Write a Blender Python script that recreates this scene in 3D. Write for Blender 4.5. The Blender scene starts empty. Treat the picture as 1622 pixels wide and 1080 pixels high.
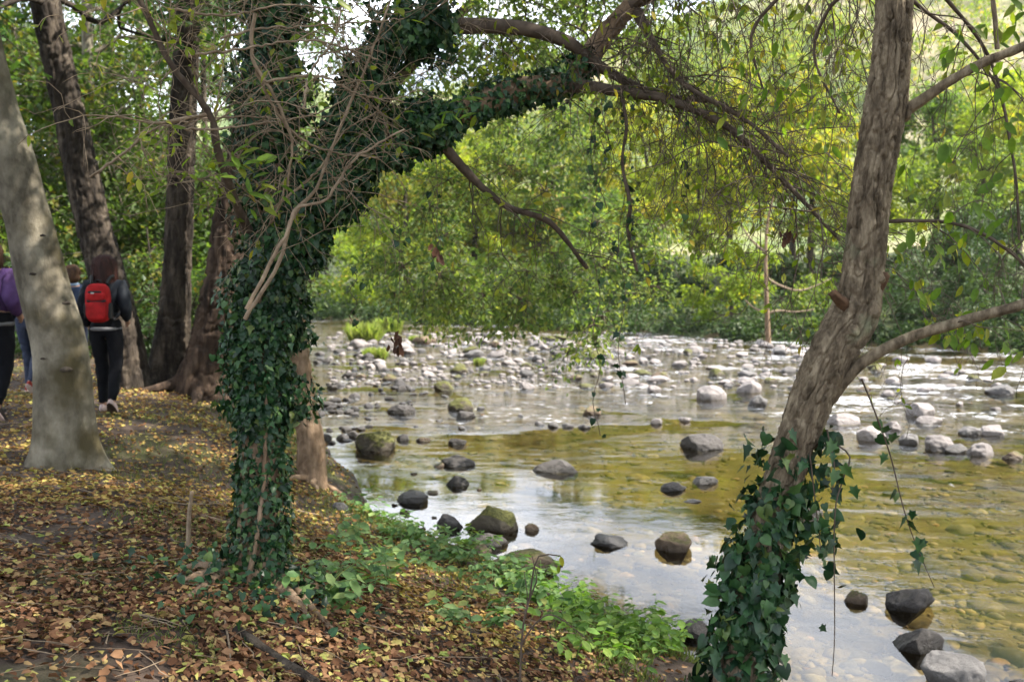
import bpy, bmesh, math, random
import numpy as np
from mathutils import Vector, Matrix

SC = bpy.context.scene
COL = SC.collection
PI = math.pi
# ------------------------------------------------------------------ camera
FPX, CX, CY = 1577.0, 811.0, 540.0
PITCH = math.atan(120.0 / FPX)
CAMZ = 1.6
WATER = -1.0
cam_d = bpy.data.cameras.new("camera")
cam = bpy.data.objects.new("camera", cam_d)
COL.objects.link(cam)
cam.location = (0, 0, CAMZ)
cam.rotation_euler = (PI / 2 - PITCH, 0, 0)
cam_d.sensor_width = 36.0
cam_d.lens = 36.0 * FPX / 1622.0
cam_d.clip_start = 0.05
cam_d.clip_end = 4000
cam_d.dof.use_dof = True
cam_d.dof.focus_distance = 4.6
cam_d.dof.aperture_fstop = 3.2
SC.camera = cam
# ------------------------------------------------------------------ world, sun, exposure
SUN_EL = math.radians(51)
SUN_AZ = math.radians(96)       # clockwise from +Y (the view) towards +X (right)
world = bpy.data.worlds.new("World")
SC.world = world
world.use_nodes = True
nt = world.node_tree
nt.nodes.clear()
w_out = nt.nodes.new("ShaderNodeOutputWorld")
w_bg = nt.nodes.new("ShaderNodeBackground")
w_sky = nt.nodes.new("ShaderNodeTexSky")
w_sky.sky_type = 'NISHITA'
w_sky.sun_disc = False
w_sky.sun_elevation = SUN_EL
w_sky.sun_rotation = SUN_AZ
w_sky.dust_density = 1.5
w_tc = nt.nodes.new("ShaderNodeTexCoord")
w_map = nt.nodes.new("ShaderNodeMapping")
w_map.inputs['Scale'].default_value = (1.0, 1.0, 2.6)
w_no = nt.nodes.new("ShaderNodeTexNoise")
w_no.inputs['Scale'].default_value = 2.2
w_no.inputs['Detail'].default_value = 6
w_ramp = nt.nodes.new("ShaderNodeValToRGB")
w_ramp.color_ramp.elements[0].position = 0.44
w_ramp.color_ramp.elements[1].position = 0.66
w_mix = nt.nodes.new("ShaderNodeMix")
w_mix.data_type = 'RGBA'
w_mix.inputs[7].default_value = (22.0, 22.8, 24.5, 1)
L = nt.links.new
L(w_tc.outputs['Generated'], w_map.inputs['Vector'])
L(w_map.outputs['Vector'], w_no.inputs['Vector'])
L(w_no.outputs['Fac'], w_ramp.inputs['Fac'])
L(w_ramp.outputs['Color'], w_mix.inputs[0])
L(w_sky.outputs['Color'], w_mix.inputs[6])
L(w_mix.outputs[2], w_bg.inputs['Color'])
w_bg.inputs['Strength'].default_value = 0.074
L(w_bg.outputs['Background'], w_out.inputs['Surface'])

sun_d = bpy.data.lights.new("sun", 'SUN')
sun_d.energy = 5.0
sun_d.angle = math.radians(0.6)
sun_d.color = (1.0, 0.93, 0.82)
sun = bpy.data.objects.new("sun", sun_d)
COL.objects.link(sun)
sun_dir = Vector((math.sin(SUN_AZ) * math.cos(SUN_EL), math.cos(SUN_AZ) * math.cos(SUN_EL), math.sin(SUN_EL)))
sun.rotation_euler = (-sun_dir).to_track_quat('-Z', 'Y').to_euler()
sun.location = sun_dir * 60
SC.view_settings.view_transform = 'Standard'
SC.view_settings.look = 'None'
SC.view_settings.gamma = 1.0
SC.view_settings.exposure = 1.6
SC.view_settings.use_curve_mapping = False
SC.render.engine = 'CYCLES'
cy = SC.cycles
cy.use_denoising = True
cy.max_bounces = 8
cy.diffuse_bounces = 3
cy.glossy_bounces = 3
cy.transmission_bounces = 4
cy.transparent_max_bounces = 10
cy.caustics_reflective = False
cy.caustics_refractive = False
cy.sample_clamp_indirect = 6.0
cy.sample_clamp_direct = 12.0

# ------------------------------------------------------------------ helpers
RNG = np.random.default_rng(11)
random.seed(5)
cp, sp = math.cos(PITCH), math.sin(PITCH)


def ray(px, py):
    a = (px - CX) / FPX
    b = (CY - py) / FPX
    return np.array([a, cp + b * sp, -sp + b * cp])


def P(px, py, Y):
    d = ray(px, py)
    t = Y / d[1]
    return np.array([d[0] * t, Y, CAMZ + d[2] * t])


def G(px, py, z):
    d = ray(px, py)
    t = (z - CAMZ) / d[2]
    return np.array([d[0] * t, d[1] * t, z])


def W(w, Y):
    return w / FPX * Y


def sstep(a, b, x):
    t = np.clip((x - a) / (b - a), 0, 1)
    return t * t * (3 - 2 * t)


def _hash(i, j, k):
    n = (i * 374761393 + j * 668265263 + k * 2147483647) & 0xffffffff
    n = ((n ^ (n >> 13)) * 1274126177) & 0xffffffff
    return ((n ^ (n >> 16)) & 0xffff) / 65535.0


def vnoise(p):
    p = np.asarray(p, dtype=float)
    i = np.floor(p).astype(np.int64)
    f = p - i
    u = f * f * (3 - 2 * f)
    r = 0
    for a in (0, 1):
        for b in (0, 1):
            for c in (0, 1):
                w = (u[..., 0] if a else 1 - u[..., 0]) * (u[..., 1] if b else 1 - u[..., 1]) * (u[..., 2] if c else 1 - u[..., 2])
                r = r + w * _hash(i[..., 0] + a, i[..., 1] + b, i[..., 2] + c)
    return r


def fbm(p, o=4):
    p = np.asarray(p, dtype=float)
    s, a, t = 0, 0.5, 0
    for k in range(o):
        s = s + a * vnoise(p * 2 ** k + 17.3 * k)
        t += a
        a *= 0.5
    return s / t


def norm(v):
    return v / np.maximum(np.linalg.norm(v, axis=-1, keepdims=True), 1e-9)


class MB:
    """collects numpy pieces and links them as ONE mesh object"""
    def __init__(self):
        self.v, self.t, self.q, self.tv, self.qv, self.n = [], [], [], [], [], 0

    def add(self, v, tris=None, quads=None, val=None):
        v = np.asarray(v, dtype=float).reshape(-1, 3)
        for f, L1, L2, k in ((tris, self.t, self.tv, 3), (quads, self.q, self.qv, 4)):
            if f is not None and len(f):
                f = np.asarray(f, dtype=np.int64).reshape(-1, k)
                L1.append(f + self.n)
                L2.append(np.broadcast_to(np.asarray(0.5 if val is None else val, dtype=float), (len(f),)))
        self.v.append(v)
        self.n += len(v)
        return self

    def mesh(self, name, mat=None, smooth=True):
        v = np.concatenate(self.v) if self.v else np.zeros((0, 3))
        t = np.concatenate(self.t) if self.t else np.zeros((0, 3), dtype=np.int64)
        q = np.concatenate(self.q) if self.q else np.zeros((0, 4), dtype=np.int64)
        me = bpy.data.meshes.new(name)
        me.vertices.add(len(v))
        me.vertices.foreach_set("co", v.astype(np.float32).ravel())
        nl = t.size + q.size
        me.loops.add(nl)
        me.loops.foreach_set("vertex_index", np.concatenate([t.ravel(), q.ravel()]).astype(np.int32))
        nf = len(t) + len(q)
        me.polygons.add(nf)
        st = np.concatenate([np.arange(len(t)) * 3, t.size + np.arange(len(q)) * 4]).astype(np.int32)
        me.polygons.foreach_set("loop_start", st)
        me.polygons.foreach_set("use_smooth", np.full(nf, smooth))
        me.update(calc_edges=True)
        at = me.attributes.new("v", 'FLOAT', 'FACE')
        vals = np.concatenate(self.tv + self.qv) if nf else np.zeros(0)
        at.data.foreach_set("value", vals.astype(np.float32))
        if mat:
            me.materials.append(mat)
        return me

    def build(self, name, mat=None, parent=None, kind=None, smooth=True):
        o = link(name, self.mesh(name, mat, smooth), parent)
        if kind:
            o["kind"] = kind
        return o


def link(name, data, parent=None):
    o = bpy.data.objects.new(name, data)
    COL.objects.link(o)
    if parent is not None:
        o.parent = parent
        o.matrix_parent_inverse = Matrix.Translation(parent.location).inverted() if parent.rotation_euler.to_matrix().is_identity else parent.matrix_basis.inverted()
    return o


def tag(o, label=None, cat=None, group=None, kind=None):
    if label:
        o["label"] = label
    if cat:
        o["category"] = cat
    if group:
        o["group"] = group
    if kind:
        o["kind"] = kind
    return o


def thing(name, loc, label, cat, group=None):
    o = bpy.data.objects.new(name, None)
    COL.objects.link(o)
    o.location = tuple(float(c) for c in loc)
    o.empty_display_size = 0.2
    return tag(o, label, cat, group)


def resample(pts, n, extra=None):
    """Catmull-Rom through pts; extra columns (radius) travel along"""
    p = np.asarray(pts, dtype=float)
    if len(p) == 2:
        t = np.linspace(0, 1, n)[:, None]
        return p[0] * (1 - t) + p[1] * t
    q = np.vstack([2 * p[0] - p[1], p, 2 * p[-1] - p[-2]])
    seg = np.linalg.norm(np.diff(p[:, :3], axis=0), axis=1)
    cum = np.concatenate([[0], np.cumsum(seg)])
    s = np.linspace(0, cum[-1], n)
    k = np.clip(np.searchsorted(cum, s, side='right') - 1, 0, len(p) - 2)
    t = ((s - cum[k]) / np.maximum(seg[k], 1e-9))[:, None]
    a, b, c, d = q[k], q[k + 1], q[k + 2], q[k + 3]
    return 0.5 * (2 * b + (c - a) * t + (2 * a - 5 * b + 4 * c - d) * t * t + (3 * b - a - 3 * c + d) * t ** 3)


def frames(p):
    t = np.gradient(p, axis=0)
    t = norm(t)
    ref = np.array([0.0, 1.0, 0.0]) if abs(t[0][1]) < 0.9 else np.array([1.0, 0, 0])
    u = np.zeros_like(p)
    for i in range(len(p)):
        r = ref - t[i] * np.dot(ref, t[i])
        r /= max(np.linalg.norm(r), 1e-9)
        u[i] = r
        ref = r
    return t, u, np.cross(t, u)


def tube(mb, pts, rad, sides=6, val=None, cap=True, disp=None):
    p = np.asarray(pts, dtype=float)
    r = np.broadcast_to(np.asarray(rad, dtype=float), (len(p),))
    t, u, w = frames(p)
    a = np.linspace(0, 2 * PI, sides, endpoint=False)
    rr = r[:, None] * np.ones((1, sides))
    if disp is not None:
        rr = rr + disp(p, a, r)
    v = p[:, None, :] + rr[..., None] * (np.cos(a)[None, :, None] * u[:, None, :] + np.sin(a)[None, :, None] * w[:, None, :])
    n, s = len(p), sides
    i = np.arange(n - 1)[:, None] * s
    j = np.arange(s)[None, :]
    j2 = (j + 1) % s
    q = np.stack([i + j, i + j2, i + s + j2, i + s + j], axis=-1).reshape(-1, 4)
    V = v.reshape(-1, 3)
    tr = None
    if cap:
        V = np.vstack([V, p[-1:] + t[-1:] * r[-1] * 0.5])
        e = (n - 1) * s
        tr = np.stack([e + np.arange(s), e + (np.arange(s) + 1) % s, np.full(s, n * s)], axis=-1)
    mb.add(V, tr, q, val)
    return t, u, w


def bark_disp(amp, fu, fs, seed, lump=0.0):
    """interlacing ridges parted by narrow furrows, plus slow lumps"""
    def f(p, a, r):
        s = np.concatenate([[0], np.cumsum(np.linalg.norm(np.diff(p, axis=0), axis=1))])
        rm = float(np.mean(r))
        g = np.zeros((len(p), len(a), 3))
        g[..., 0] = np.cos(a)[None, :] * rm * fu + seed
        g[..., 1] = np.sin(a)[None, :] * rm * fu + seed * 1.7
        g[..., 2] = s[:, None] * fs
        wx = fbm(g * np.array([.6, .6, 1.6]) + 31, 2)[..., None] - .5
        g2 = g + wx * np.array([1.1, 1.1, .4])
        n = np.abs(2 * vnoise(g2) - 1)
        n2 = np.abs(2 * vnoise(g2 * np.array([1.6, 1.6, 1.2]) + 7) - 1)
        fur = np.exp(-(n / .12) ** 2) + 0.6 * np.exp(-(n2 / .10) ** 2)
        fine = fbm(g * np.array([4.5, 4.5, 7.0]) + 5, 3) - .5
        out = amp * (0.40 - 1.15 * fur + 1.3 * fine)
        if lump:
            h = g.copy()
            h[..., 0] = np.cos(a)[None, :] * 1.1 + seed
            h[..., 1] = np.sin(a)[None, :] * 1.1
            h[..., 2] = s[:, None] * 2.2
            out = out + lump * r[:, None] * (fbm(h, 3) - 0.5) * 2
        return out
    return f


# leaf templates: (x along the leaf, y across, z up), unit length
def _leaf_templates():
    T = {}
    T['diamond'] = (np.array([[0, 0, 0], [.45, .30, .06], [1, 0, -.05], [.45, -.30, .06]]), None, np.array([[0, 1, 2, 3]]))
    T['lance'] = (np.array([[0, 0, 0], [.28, .17, .05], [.65, .15, .03], [1, 0, -.10], [.65, -.15, .03], [.28, -.17, .05], [.3, 0, 0], [.66, 0, -.02]]),
                  np.array([[0, 6, 1], [0, 5, 6], [7, 3, 2], [7, 4, 3]]), np.array([[6, 7, 2, 1], [5, 4, 7, 6]]))
    T['oval'] = (np.array([[0, 0, 0], [.2, .24, .04], [.6, .30, .05], [1, 0, -.06], [.6, -.30, .05], [.2, -.24, .04], [.5, 0, -.02]]),
                 np.array([[0, 6, 1], [1, 6, 2], [2, 6, 3], [3, 6, 4], [4, 6, 5], [5, 6, 0]]), None)
    out = [(0, 0), (-.12, .30), (.20, .30), (.26, .52), (.50, .24), (1.0, 0), (.50, -.24), (.26, -.52), (.20, -.30), (-.12, -.30)]
    v = [[x, y, 0.10 * abs(y) - 0.12 * x * x] for x, y in out] + [[.25, 0, 0.0]]
    T['ivy'] = (np.array(v), np.array([[i, 10, (i + 1) % 10][::-1] for i in range(10)]), None)
    out2 = [(0, 0), (-.10, .16), (.02, .36), (.26, .36), (.42, .33), (.66, .20), (.92, 0), (.66, -.20), (.42, -.33), (.26, -.36), (.02, -.36), (-.10, -.16)]
    v = [[x, y, -.22 * abs(y) - 0.30 * (x - .3) ** 2] for x, y in out2] + [[.28, 0, 0.03]]
    T['ivy_round'] = (np.array(v), np.array([[i, 12, (i + 1) % 12][::-1] for i in range(12)]), None)
    v = [[x, y * .9, 0.30 * abs(y) - 0.35 * x * x] for x, y in out] + [[.25, 0, 0.0]]
    T['ivy_bent'] = (np.array(v), T['ivy'][1], None)
    T['curl'] = (np.array([[0, 0, .02], [.3, .22, .16], [.7, .20, .12], [1, 0, .10], [.7, -.22, .05], [.3, -.2, .14], [.5, 0, .0]]),
                 T['oval'][1], None)
    rg = np.random.default_rng(4)
    for k in range(4):      # withered leaves: the same outline, each crumpled in its own way
        o_ = T['oval'][0].copy()
        o_[:, 1] *= (1.0, .75, 1.15, .9)[k]
        o_[1:6, :2] += rg.normal(size=(5, 2)) * .06
        o_[:, 2] = .30 * (k % 2 * 2 - 1) * (o_[:, 0] - .5) ** 2 + (.55, -.15, .35, .7)[k] * np.abs(o_[:, 1]) + rg.normal(size=7) * .05
        o_[:, 2] -= o_[:, 2].min()
        T['dry%d' % k] = (o_, T['oval'][1], None)
    return T


LT = _leaf_templates()


def leaves(mb, c, ax, nm, size, shape='diamond', val=None, width=1.0):
    V, tr, qd = LT[shape]
    c = np.asarray(c)
    N = len(c)
    if N == 0:
        return
    u = norm(np.asarray(ax))
    n = np.asarray(nm)
    n = norm(n - u * np.sum(n * u, -1, keepdims=True))
    w = np.cross(n, u)
    s = np.broadcast_to(np.asarray(size, dtype=float), (N,))
    X = (V[None, :, 0, None] * u[:, None, :] + width * V[None, :, 1, None] * w[:, None, :] + V[None, :, 2, None] * n[:, None, :]) * s[:, None, None] + c[:, None, :]
    k = len(V)
    off = np.arange(N)[:, None, None] * k
    val = RNG.random(N) if val is None else np.broadcast_to(val, (N,))
    base = mb.n
    mb.v.append(X.reshape(-1, 3))
    if tr is not None:
        mb.t.append((tr[None] + off).reshape(-1, 3) + base)
        mb.tv.append(np.repeat(val, len(tr)))
    if qd is not None:
        mb.q.append((qd[None] + off).reshape(-1, 4) + base)
        mb.qv.append(np.repeat(val, len(qd)))
    mb.n += N * k


def leaf_mesh(name, shape, mat, width=1.0):
    mb = MB()
    leaves(mb, np.zeros((1, 3)), np.array([[1.0, 0, 0]]), np.array([[0, 0, 1.0]]), 1.0, shape, 0.5, width)
    return mb.mesh(name, mat)


def leaf_matrix(c, u, n, s):
    u = norm(np.asarray(u, dtype=float))
    n = np.asarray(n, dtype=float)
    n = norm(n - u * np.dot(n, u))
    w = np.cross(n, u)
    return Matrix(((u[0] * s, w[0] * s, n[0] * s, c[0]), (u[1] * s, w[1] * s, n[1] * s, c[1]), (u[2] * s, w[2] * s, n[2] * s, c[2]), (0, 0, 0, 1)))


def leaf_objects(name, meshes, C, U, N, S, parent):
    for i in range(len(C)):
        o = bpy.data.objects.new(name, meshes[i % len(meshes)])
        COL.objects.link(o)
        M = leaf_matrix(C[i], U[i], N[i], float(S[i]))
        if parent is not None:
            o.parent = parent
            M = Matrix.Translation(-parent.location) @ M
        o.matrix_local = M


def rdir(n, rng=RNG):
    return norm(rng.normal(size=(n, 3)))


# ------------------------------------------------------------------ materials
def new_mat(name):
    m = bpy.data.materials.new(name)
    m.use_nodes = True
    m.node_tree.nodes.clear()
    return m, m.node_tree


def nd(t, kind, **kw):
    n = t.nodes.new(kind)
    for k, v in kw.items():
        if k in n.inputs:
            n.inputs[k].default_value = v
        else:
            setattr(n, k, v)
    return n


def ramp(t, src, stops):
    r = t.nodes.new("ShaderNodeValToRGB")
    el = r.color_ramp.elements
    while len(el) < len(stops):
        el.new(0.5)
    for e, (p, c) in zip(el, stops):
        e.position = p
        e.color = (*c, 1) if len(c) == 3 else c
    if src is not None:
        t.links.new(src, r.inputs['Fac'])
    return r


def leaf_mat(name, stops, trans=0.42, rough=0.5, spec=0.3, tint=(1.08, 1.22, 0.55)):
    m, t = new_mat(name)
    at = nd(t, "ShaderNodeAttribute", attribute_name="v")
    oi = nd(t, "ShaderNodeObjectInfo")
    ad = nd(t, "ShaderNodeMath", operation='ADD')
    t.links.new(at.outputs['Fac'], ad.inputs[0])
    t.links.new(oi.outputs['Random'], ad.inputs[1])
    fr = nd(t, "ShaderNodeMath", operation='FRACT')
    t.links.new(ad.outputs[0], fr.inputs[0])
    r = ramp(t, fr.outputs[0], stops)
    # blotchy tone inside and between leaves
    no = nd(t, "ShaderNodeTexNoise", Scale=2.3, Detail=3.0)
    tc = nd(t, "ShaderNodeTexCoord")
    t.links.new(tc.outputs['Object'], no.inputs['Vector'])
    hs = nd(t, "ShaderNodeHueSaturation")
    mr = nd(t, "ShaderNodeMapRange")
    mr.inputs[1].default_value, mr.inputs[2].default_value = 0.3, 0.7
    mr.inputs[3].default_value, mr.inputs[4].default_value = 0.72, 1.25
    t.links.new(no.outputs['Fac'], mr.inputs[0])
    t.links.new(mr.outputs[0], hs.inputs['Value'])
    t.links.new(r.outputs['Color'], hs.inputs['Color'])
    pr = nd(t, "ShaderNodeBsdfPrincipled")
    pr.inputs['Roughness'].default_value = rough
    pr.inputs['Specular IOR Level'].default_value = spec
    t.links.new(hs.outputs['Color'], pr.inputs['Base Color'])
    mu = nd(t, "ShaderNodeMix", data_type='RGBA', blend_type='MULTIPLY')
    mu.inputs[0].default_value = 1
    mu.inputs[7].default_value = (*tint, 1)
    t.links.new(hs.outputs['Color'], mu.inputs[6])
    tl = nd(t, "ShaderNodeBsdfTranslucent")
    t.links.new(mu.outputs[2], tl.inputs['Color'])
    mx = nd(t, "ShaderNodeMixShader")
    mx.inputs[0].default_value = trans
    t.links.new(pr.outputs[0], mx.inputs[1])
    t.links.new(tl.outputs[0], mx.inputs[2])
    o = nd(t, "ShaderNodeOutputMaterial")
    t.links.new(mx.outputs[0], o.inputs['Surface'])
    return m


def noise_mat(name, stops, scale=4.0, stretch=(1, 1, 1), rough=0.85, bump=0.3, bscale=None, spec=0.25, detail=6, dist=0.02, second=None):
    m, t = new_mat(name)
    tc = nd(t, "ShaderNodeTexCoord")
    mp = nd(t, "ShaderNodeMapping")
    mp.inputs['Scale'].default_value = stretch
    t.links.new(tc.outputs['Object'], mp.inputs['Vector'])
    n1 = nd(t, "ShaderNodeTexNoise", Scale=scale, Detail=detail, Roughness=0.65)
    t.links.new(mp.outputs[0], n1.inputs['Vector'])
    r = ramp(t, n1.outputs['Fac'], stops)
    col = r.outputs['Color']
    if second:
        n3 = nd(t, "ShaderNodeTexNoise", Scale=second[0], Detail=4.0)
        t.links.new(tc.outputs['Object'], n3.inputs['Vector'])
        r3 = ramp(t, n3.outputs['Fac'], [(second[1], (0, 0, 0)), (second[2], (1, 1, 1))])
        mx = nd(t, "ShaderNodeMix", data_type='RGBA')
        t.links.new(r3.outputs['Color'], mx.inputs[0])
        t.links.new(col, mx.inputs[6])
        mx.inputs[7].default_value = (*second[3], 1)
        col = mx.outputs[2]
    n2 = nd(t, "ShaderNodeTexNoise", Scale=bscale or scale * 3, Detail=6.0, Roughness=0.7)
    t.links.new(mp.outputs[0], n2.inputs['Vector'])
    bp = nd(t, "ShaderNodeBump", Strength=bump, Distance=dist)
    t.links.new(n2.outputs['Fac'], bp.inputs['Height'])
    pr = nd(t, "ShaderNodeBsdfPrincipled", Roughness=rough)
    pr.inputs['Specular IOR Level'].default_value = spec
    t.links.new(col, pr.inputs['Base Color'])
    t.links.new(bp.outputs[0], pr.inputs['Normal'])
    o = nd(t, "ShaderNodeOutputMaterial")
    t.links.new(pr.outputs[0], o.inputs['Surface'])
    return m


def rock_mat(name, base, moss=0.0, wet=0.5):
    """stone with speckle, moss patches on upward faces and a wet band at the waterline"""
    m, t = new_mat(name)
    tc = nd(t, "ShaderNodeTexCoord")
    ge = nd(t, "ShaderNodeNewGeometry")
    oi = nd(t, "ShaderNodeObjectInfo")
    av = nd(t, "ShaderNodeVectorMath", operation='ADD')
    t.links.new(ge.outputs['Position'], av.inputs[0])
    t.links.new(oi.outputs['Random'], av.inputs[1])
    n1 = nd(t, "ShaderNodeTexNoise", Scale=5.0, Detail=8.0, Roughness=0.7)
    t.links.new(av.outputs[0], n1.inputs['Vector'])
    d = tuple(c * 0.55 for c in base)
    l = tuple(min(1, c * 1.35) for c in base)
    r = ramp(t, n1.outputs['Fac'], [(0.34, d), (0.45, base), (0.58, tuple(c * .85 for c in base)), (0.66, l), (0.74, tuple(c * .6 for c in base))])
    hs = nd(t, "ShaderNodeHueSaturation")
    mr = nd(t, "ShaderNodeMapRange")
    mr.inputs[3].default_value, mr.inputs[4].default_value = 0.65, 1.2
    t.links.new(oi.outputs['Random'], mr.inputs[0])
    t.links.new(mr.outputs[0], hs.inputs['Value'])
    t.links.new(r.outputs['Color'], hs.inputs['Color'])
    col = hs.outputs['Color']
    if moss:
        sx = nd(t, "ShaderNodeSeparateXYZ")
        t.links.new(ge.outputs['Normal'], sx.inputs[0])
        n2 = nd(t, "ShaderNodeTexNoise", Scale=6.0, Detail=5.0)
        t.links.new(ge.outputs['Position'], n2.inputs['Vector'])
        ma = nd(t, "ShaderNodeMath", operation='MULTIPLY_ADD')
        t.links.new(n2.outputs['Fac'], ma.inputs[0])
        ma.inputs[1].default_value = 1.6
        t.links.new(sx.outputs['Z'], ma.inputs[2])
        r2 = ramp(t, None, [(0.0, (0, 0, 0)), (1.0, (1, 1, 1))])
        mr2 = nd(t, "ShaderNodeMapRange")
        mr2.inputs[1].default_value, mr2.inputs[2].default_value = 1.75 - moss, 2.1 - moss
        t.links.new(ma.outputs[0], mr2.inputs[0])
        n3 = nd(t, "ShaderNodeTexNoise", Scale=40.0, Detail=2.0)
        t.links.new(ge.outputs['Position'], n3.inputs['Vector'])
        mc = ramp(t, n3.outputs['Fac'], [(0.35, (0.05, 0.055, 0.012)), (0.65, (0.13, 0.125, 0.035))])
        mx = nd(t, "ShaderNodeMix", data_type='RGBA')
        t.links.new(mr2.outputs[0], mx.inputs[0])
        t.links.new(col, mx.inputs[6])
        t.links.new(mc.outputs['Color'], mx.inputs[7])
        col = mx.outputs[2]
    # wet band just above the water line: wet stone is darker and glossier
    sp_ = nd(t, "ShaderNodeSeparateXYZ")
    t.links.new(ge.outputs['Position'], sp_.inputs[0])
    n4 = nd(t, "ShaderNodeTexNoise", Scale=7.0)
    t.links.new(ge.outputs['Position'], n4.inputs['Vector'])
    mb_ = nd(t, "ShaderNodeMath", operation='MULTIPLY_ADD')
    t.links.new(n4.outputs['Fac'], mb_.inputs[0])
    mb_.inputs[1].default_value = -0.10
    t.links.new(sp_.outputs['Z'], mb_.inputs[2])
    mr3 = nd(t, "ShaderNodeMapRange")
    mr3.inputs[1].default_value, mr3.inputs[2].default_value = WATER - 0.05, WATER + 0.035
    mr3.inputs[3].default_value, mr3.inputs[4].default_value = 1.0, 0.0
    t.links.new(mb_.outputs[0], mr3.inputs[0])
    wm = nd(t, "ShaderNodeMath", operation='MULTIPLY')
    wm.inputs[1].default_value = wet
    t.links.new(mr3.outputs[0], wm.inputs[0])
    mw = nd(t, "ShaderNodeMix", data_type='RGBA', blend_type='MULTIPLY')
    t.links.new(wm.outputs[0], mw.inputs[0])
    t.links.new(col, mw.inputs[6])
    mw.inputs[7].default_value = (0.22, 0.2, 0.18, 1)
    rr = nd(t, "ShaderNodeMapRange")
    rr.inputs[3].default_value, rr.inputs[4].default_value = 0.8, 0.25
    t.links.new(wm.outputs[0], rr.inputs[0])
    nb = nd(t, "ShaderNodeTexNoise", Scale=22.0, Detail=8.0, Roughness=0.75)
    t.links.new(ge.outputs['Position'], nb.inputs['Vector'])
    bp = nd(t, "ShaderNodeBump", Strength=0.85, Distance=0.03)
    t.links.new(nb.outputs['Fac'], bp.inputs['Height'])
    pr = nd(t, "ShaderNodeBsdfPrincipled")
    pr.inputs['Specular IOR Level'].default_value = 0.35
    t.links.new(mw.outputs[2], pr.inputs['Base Color'])
    t.links.new(rr.outputs[0], pr.inputs['Roughness'])
    t.links.new(bp.outputs[0], pr.inputs['Normal'])
    o = nd(t, "ShaderNodeOutputMaterial")
    t.links.new(pr.outputs[0], o.inputs['Surface'])
    return m


def plain(name, col, rough=0.7, bump=0.0, bscale=60, spec=0.3, var=0.25):
    d = tuple(c * (1 - var) for c in col)
    l = tuple(min(1, c * (1 + var)) for c in col)
    return noise_mat(name, [(0.3, d), (0.7, l)], 9, rough=rough, bump=bump, bscale=bscale, spec=spec, dist=0.005)


M = {}
M['soil'] = noise_mat("soil", [(0.3, (0.028, 0.019, 0.014)), (0.5, (0.06, 0.042, 0.032)), (0.7, (0.115, 0.085, 0.068))], 2.2, bump=0.6, bscale=16, dist=0.04,
                      second=(0.7, 0.55, 0.68, (0.07, 0.075, 0.025)))
M['bed'] = noise_mat("riverbed", [(0.3, (0.038, 0.029, 0.013)), (0.5, (0.092, 0.071, 0.032)), (0.72, (0.165, 0.13, 0.062))], 2.6, bump=0.8, bscale=9, dist=0.06)
def bedstone_mat():
    m, t = new_mat("bed stone")
    at = nd(t, "ShaderNodeAttribute", attribute_name="v")
    r = ramp(t, at.outputs['Fac'], [(0.0, (.026, .023, .015)), (.25, (.07, .053, .024)), (.5, (.125, .092, .042)), (.72, (.095, .085, .06)), (.86, (.20, .155, .085)), (.95, (.15, .08, .04)), (1.0, (.29, .26, .20))])
    tc = nd(t, "ShaderNodeTexCoord")
    n1 = nd(t, "ShaderNodeTexNoise", Scale=14.0, Detail=5.0)
    t.links.new(tc.outputs['Object'], n1.inputs['Vector'])
    hs = nd(t, "ShaderNodeHueSaturation")
    mr = nd(t, "ShaderNodeMapRange")
    mr.inputs[1].default_value, mr.inputs[2].default_value, mr.inputs[3].default_value, mr.inputs[4].default_value = .3, .7, .5, 1.5
    t.links.new(n1.outputs['Fac'], mr.inputs[0])
    t.links.new(mr.outputs[0], hs.inputs['Value'])
    t.links.new(r.outputs['Color'], hs.inputs['Color'])
    pr = nd(t, "ShaderNodeBsdfPrincipled", Roughness=.8)
    t.links.new(hs.outputs['Color'], pr.inputs['Base Color'])
    o = nd(t, "ShaderNodeOutputMaterial")
    t.links.new(pr.outputs[0], o.inputs['Surface'])
    return m


M['bedstone'] = bedstone_mat()
M['farbank'] = noise_mat("far bank", [(0.3, (0.02, 0.028, 0.01)), (0.7, (0.06, 0.075, 0.022))], 1.1, bump=0.6, bscale=7, dist=0.1)
M['hill'] = noise_mat("hill", [(0.42, (0.07, 0.11, 0.035)), (0.50, (0.15, 0.17, 0.06)), (0.60, (0.36, 0.30, 0.19))], 0.016, bump=0.4, bscale=0.35, dist=1.5, detail=8)
M['bark_pale'] = noise_mat("pale bark", [(0.34, (0.07, 0.060, 0.042)), (0.5, (0.185, 0.163, 0.122)), (0.66, (0.31, 0.28, 0.215))], 4.0, (1, 1, 0.6), bump=0.8, bscale=26, dist=0.014,
                           second=(2.2, 0.50, 0.66, (0.075, 0.062, 0.032)))
M['bark_dark'] = noise_mat("dark bark", [(0.36, (0.012, 0.009, 0.007)), (0.5, (0.045, 0.035, 0.027)), (0.66, (0.12, 0.096, 0.072))], 9, (1, 1, 0.22), bump=0.9, bscale=22, dist=0.04)
M['bark_red'] = noise_mat("reddish bark", [(0.36, (0.016, 0.010, 0.007)), (0.5, (0.05, 0.032, 0.022)), (0.66, (0.115, 0.078, 0.054))], 8, (1, 1, 0.2), bump=0.8, bscale=20, dist=0.04)
M['bark_right'] = noise_mat("grey brown ridged bark", [(0.34, (0.05, 0.037, 0.023)), (0.5, (0.145, 0.112, 0.074)), (0.66, (0.28, 0.228, 0.155))], 26, (1, 1, 0.3), bump=0.9, bscale=60, dist=0.01, second=(5.0, .60, .72, (.17, .175, .11)))
M['bark_brown'] = noise_mat("brown bark", [(0.3, (0.09, 0.055, 0.032)), (0.5, (0.22, 0.15, 0.095)), (0.72, (0.36, 0.26, 0.18))], 12, (1, 1, 0.3), bump=0.7, bscale=30, dist=0.02)
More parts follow.
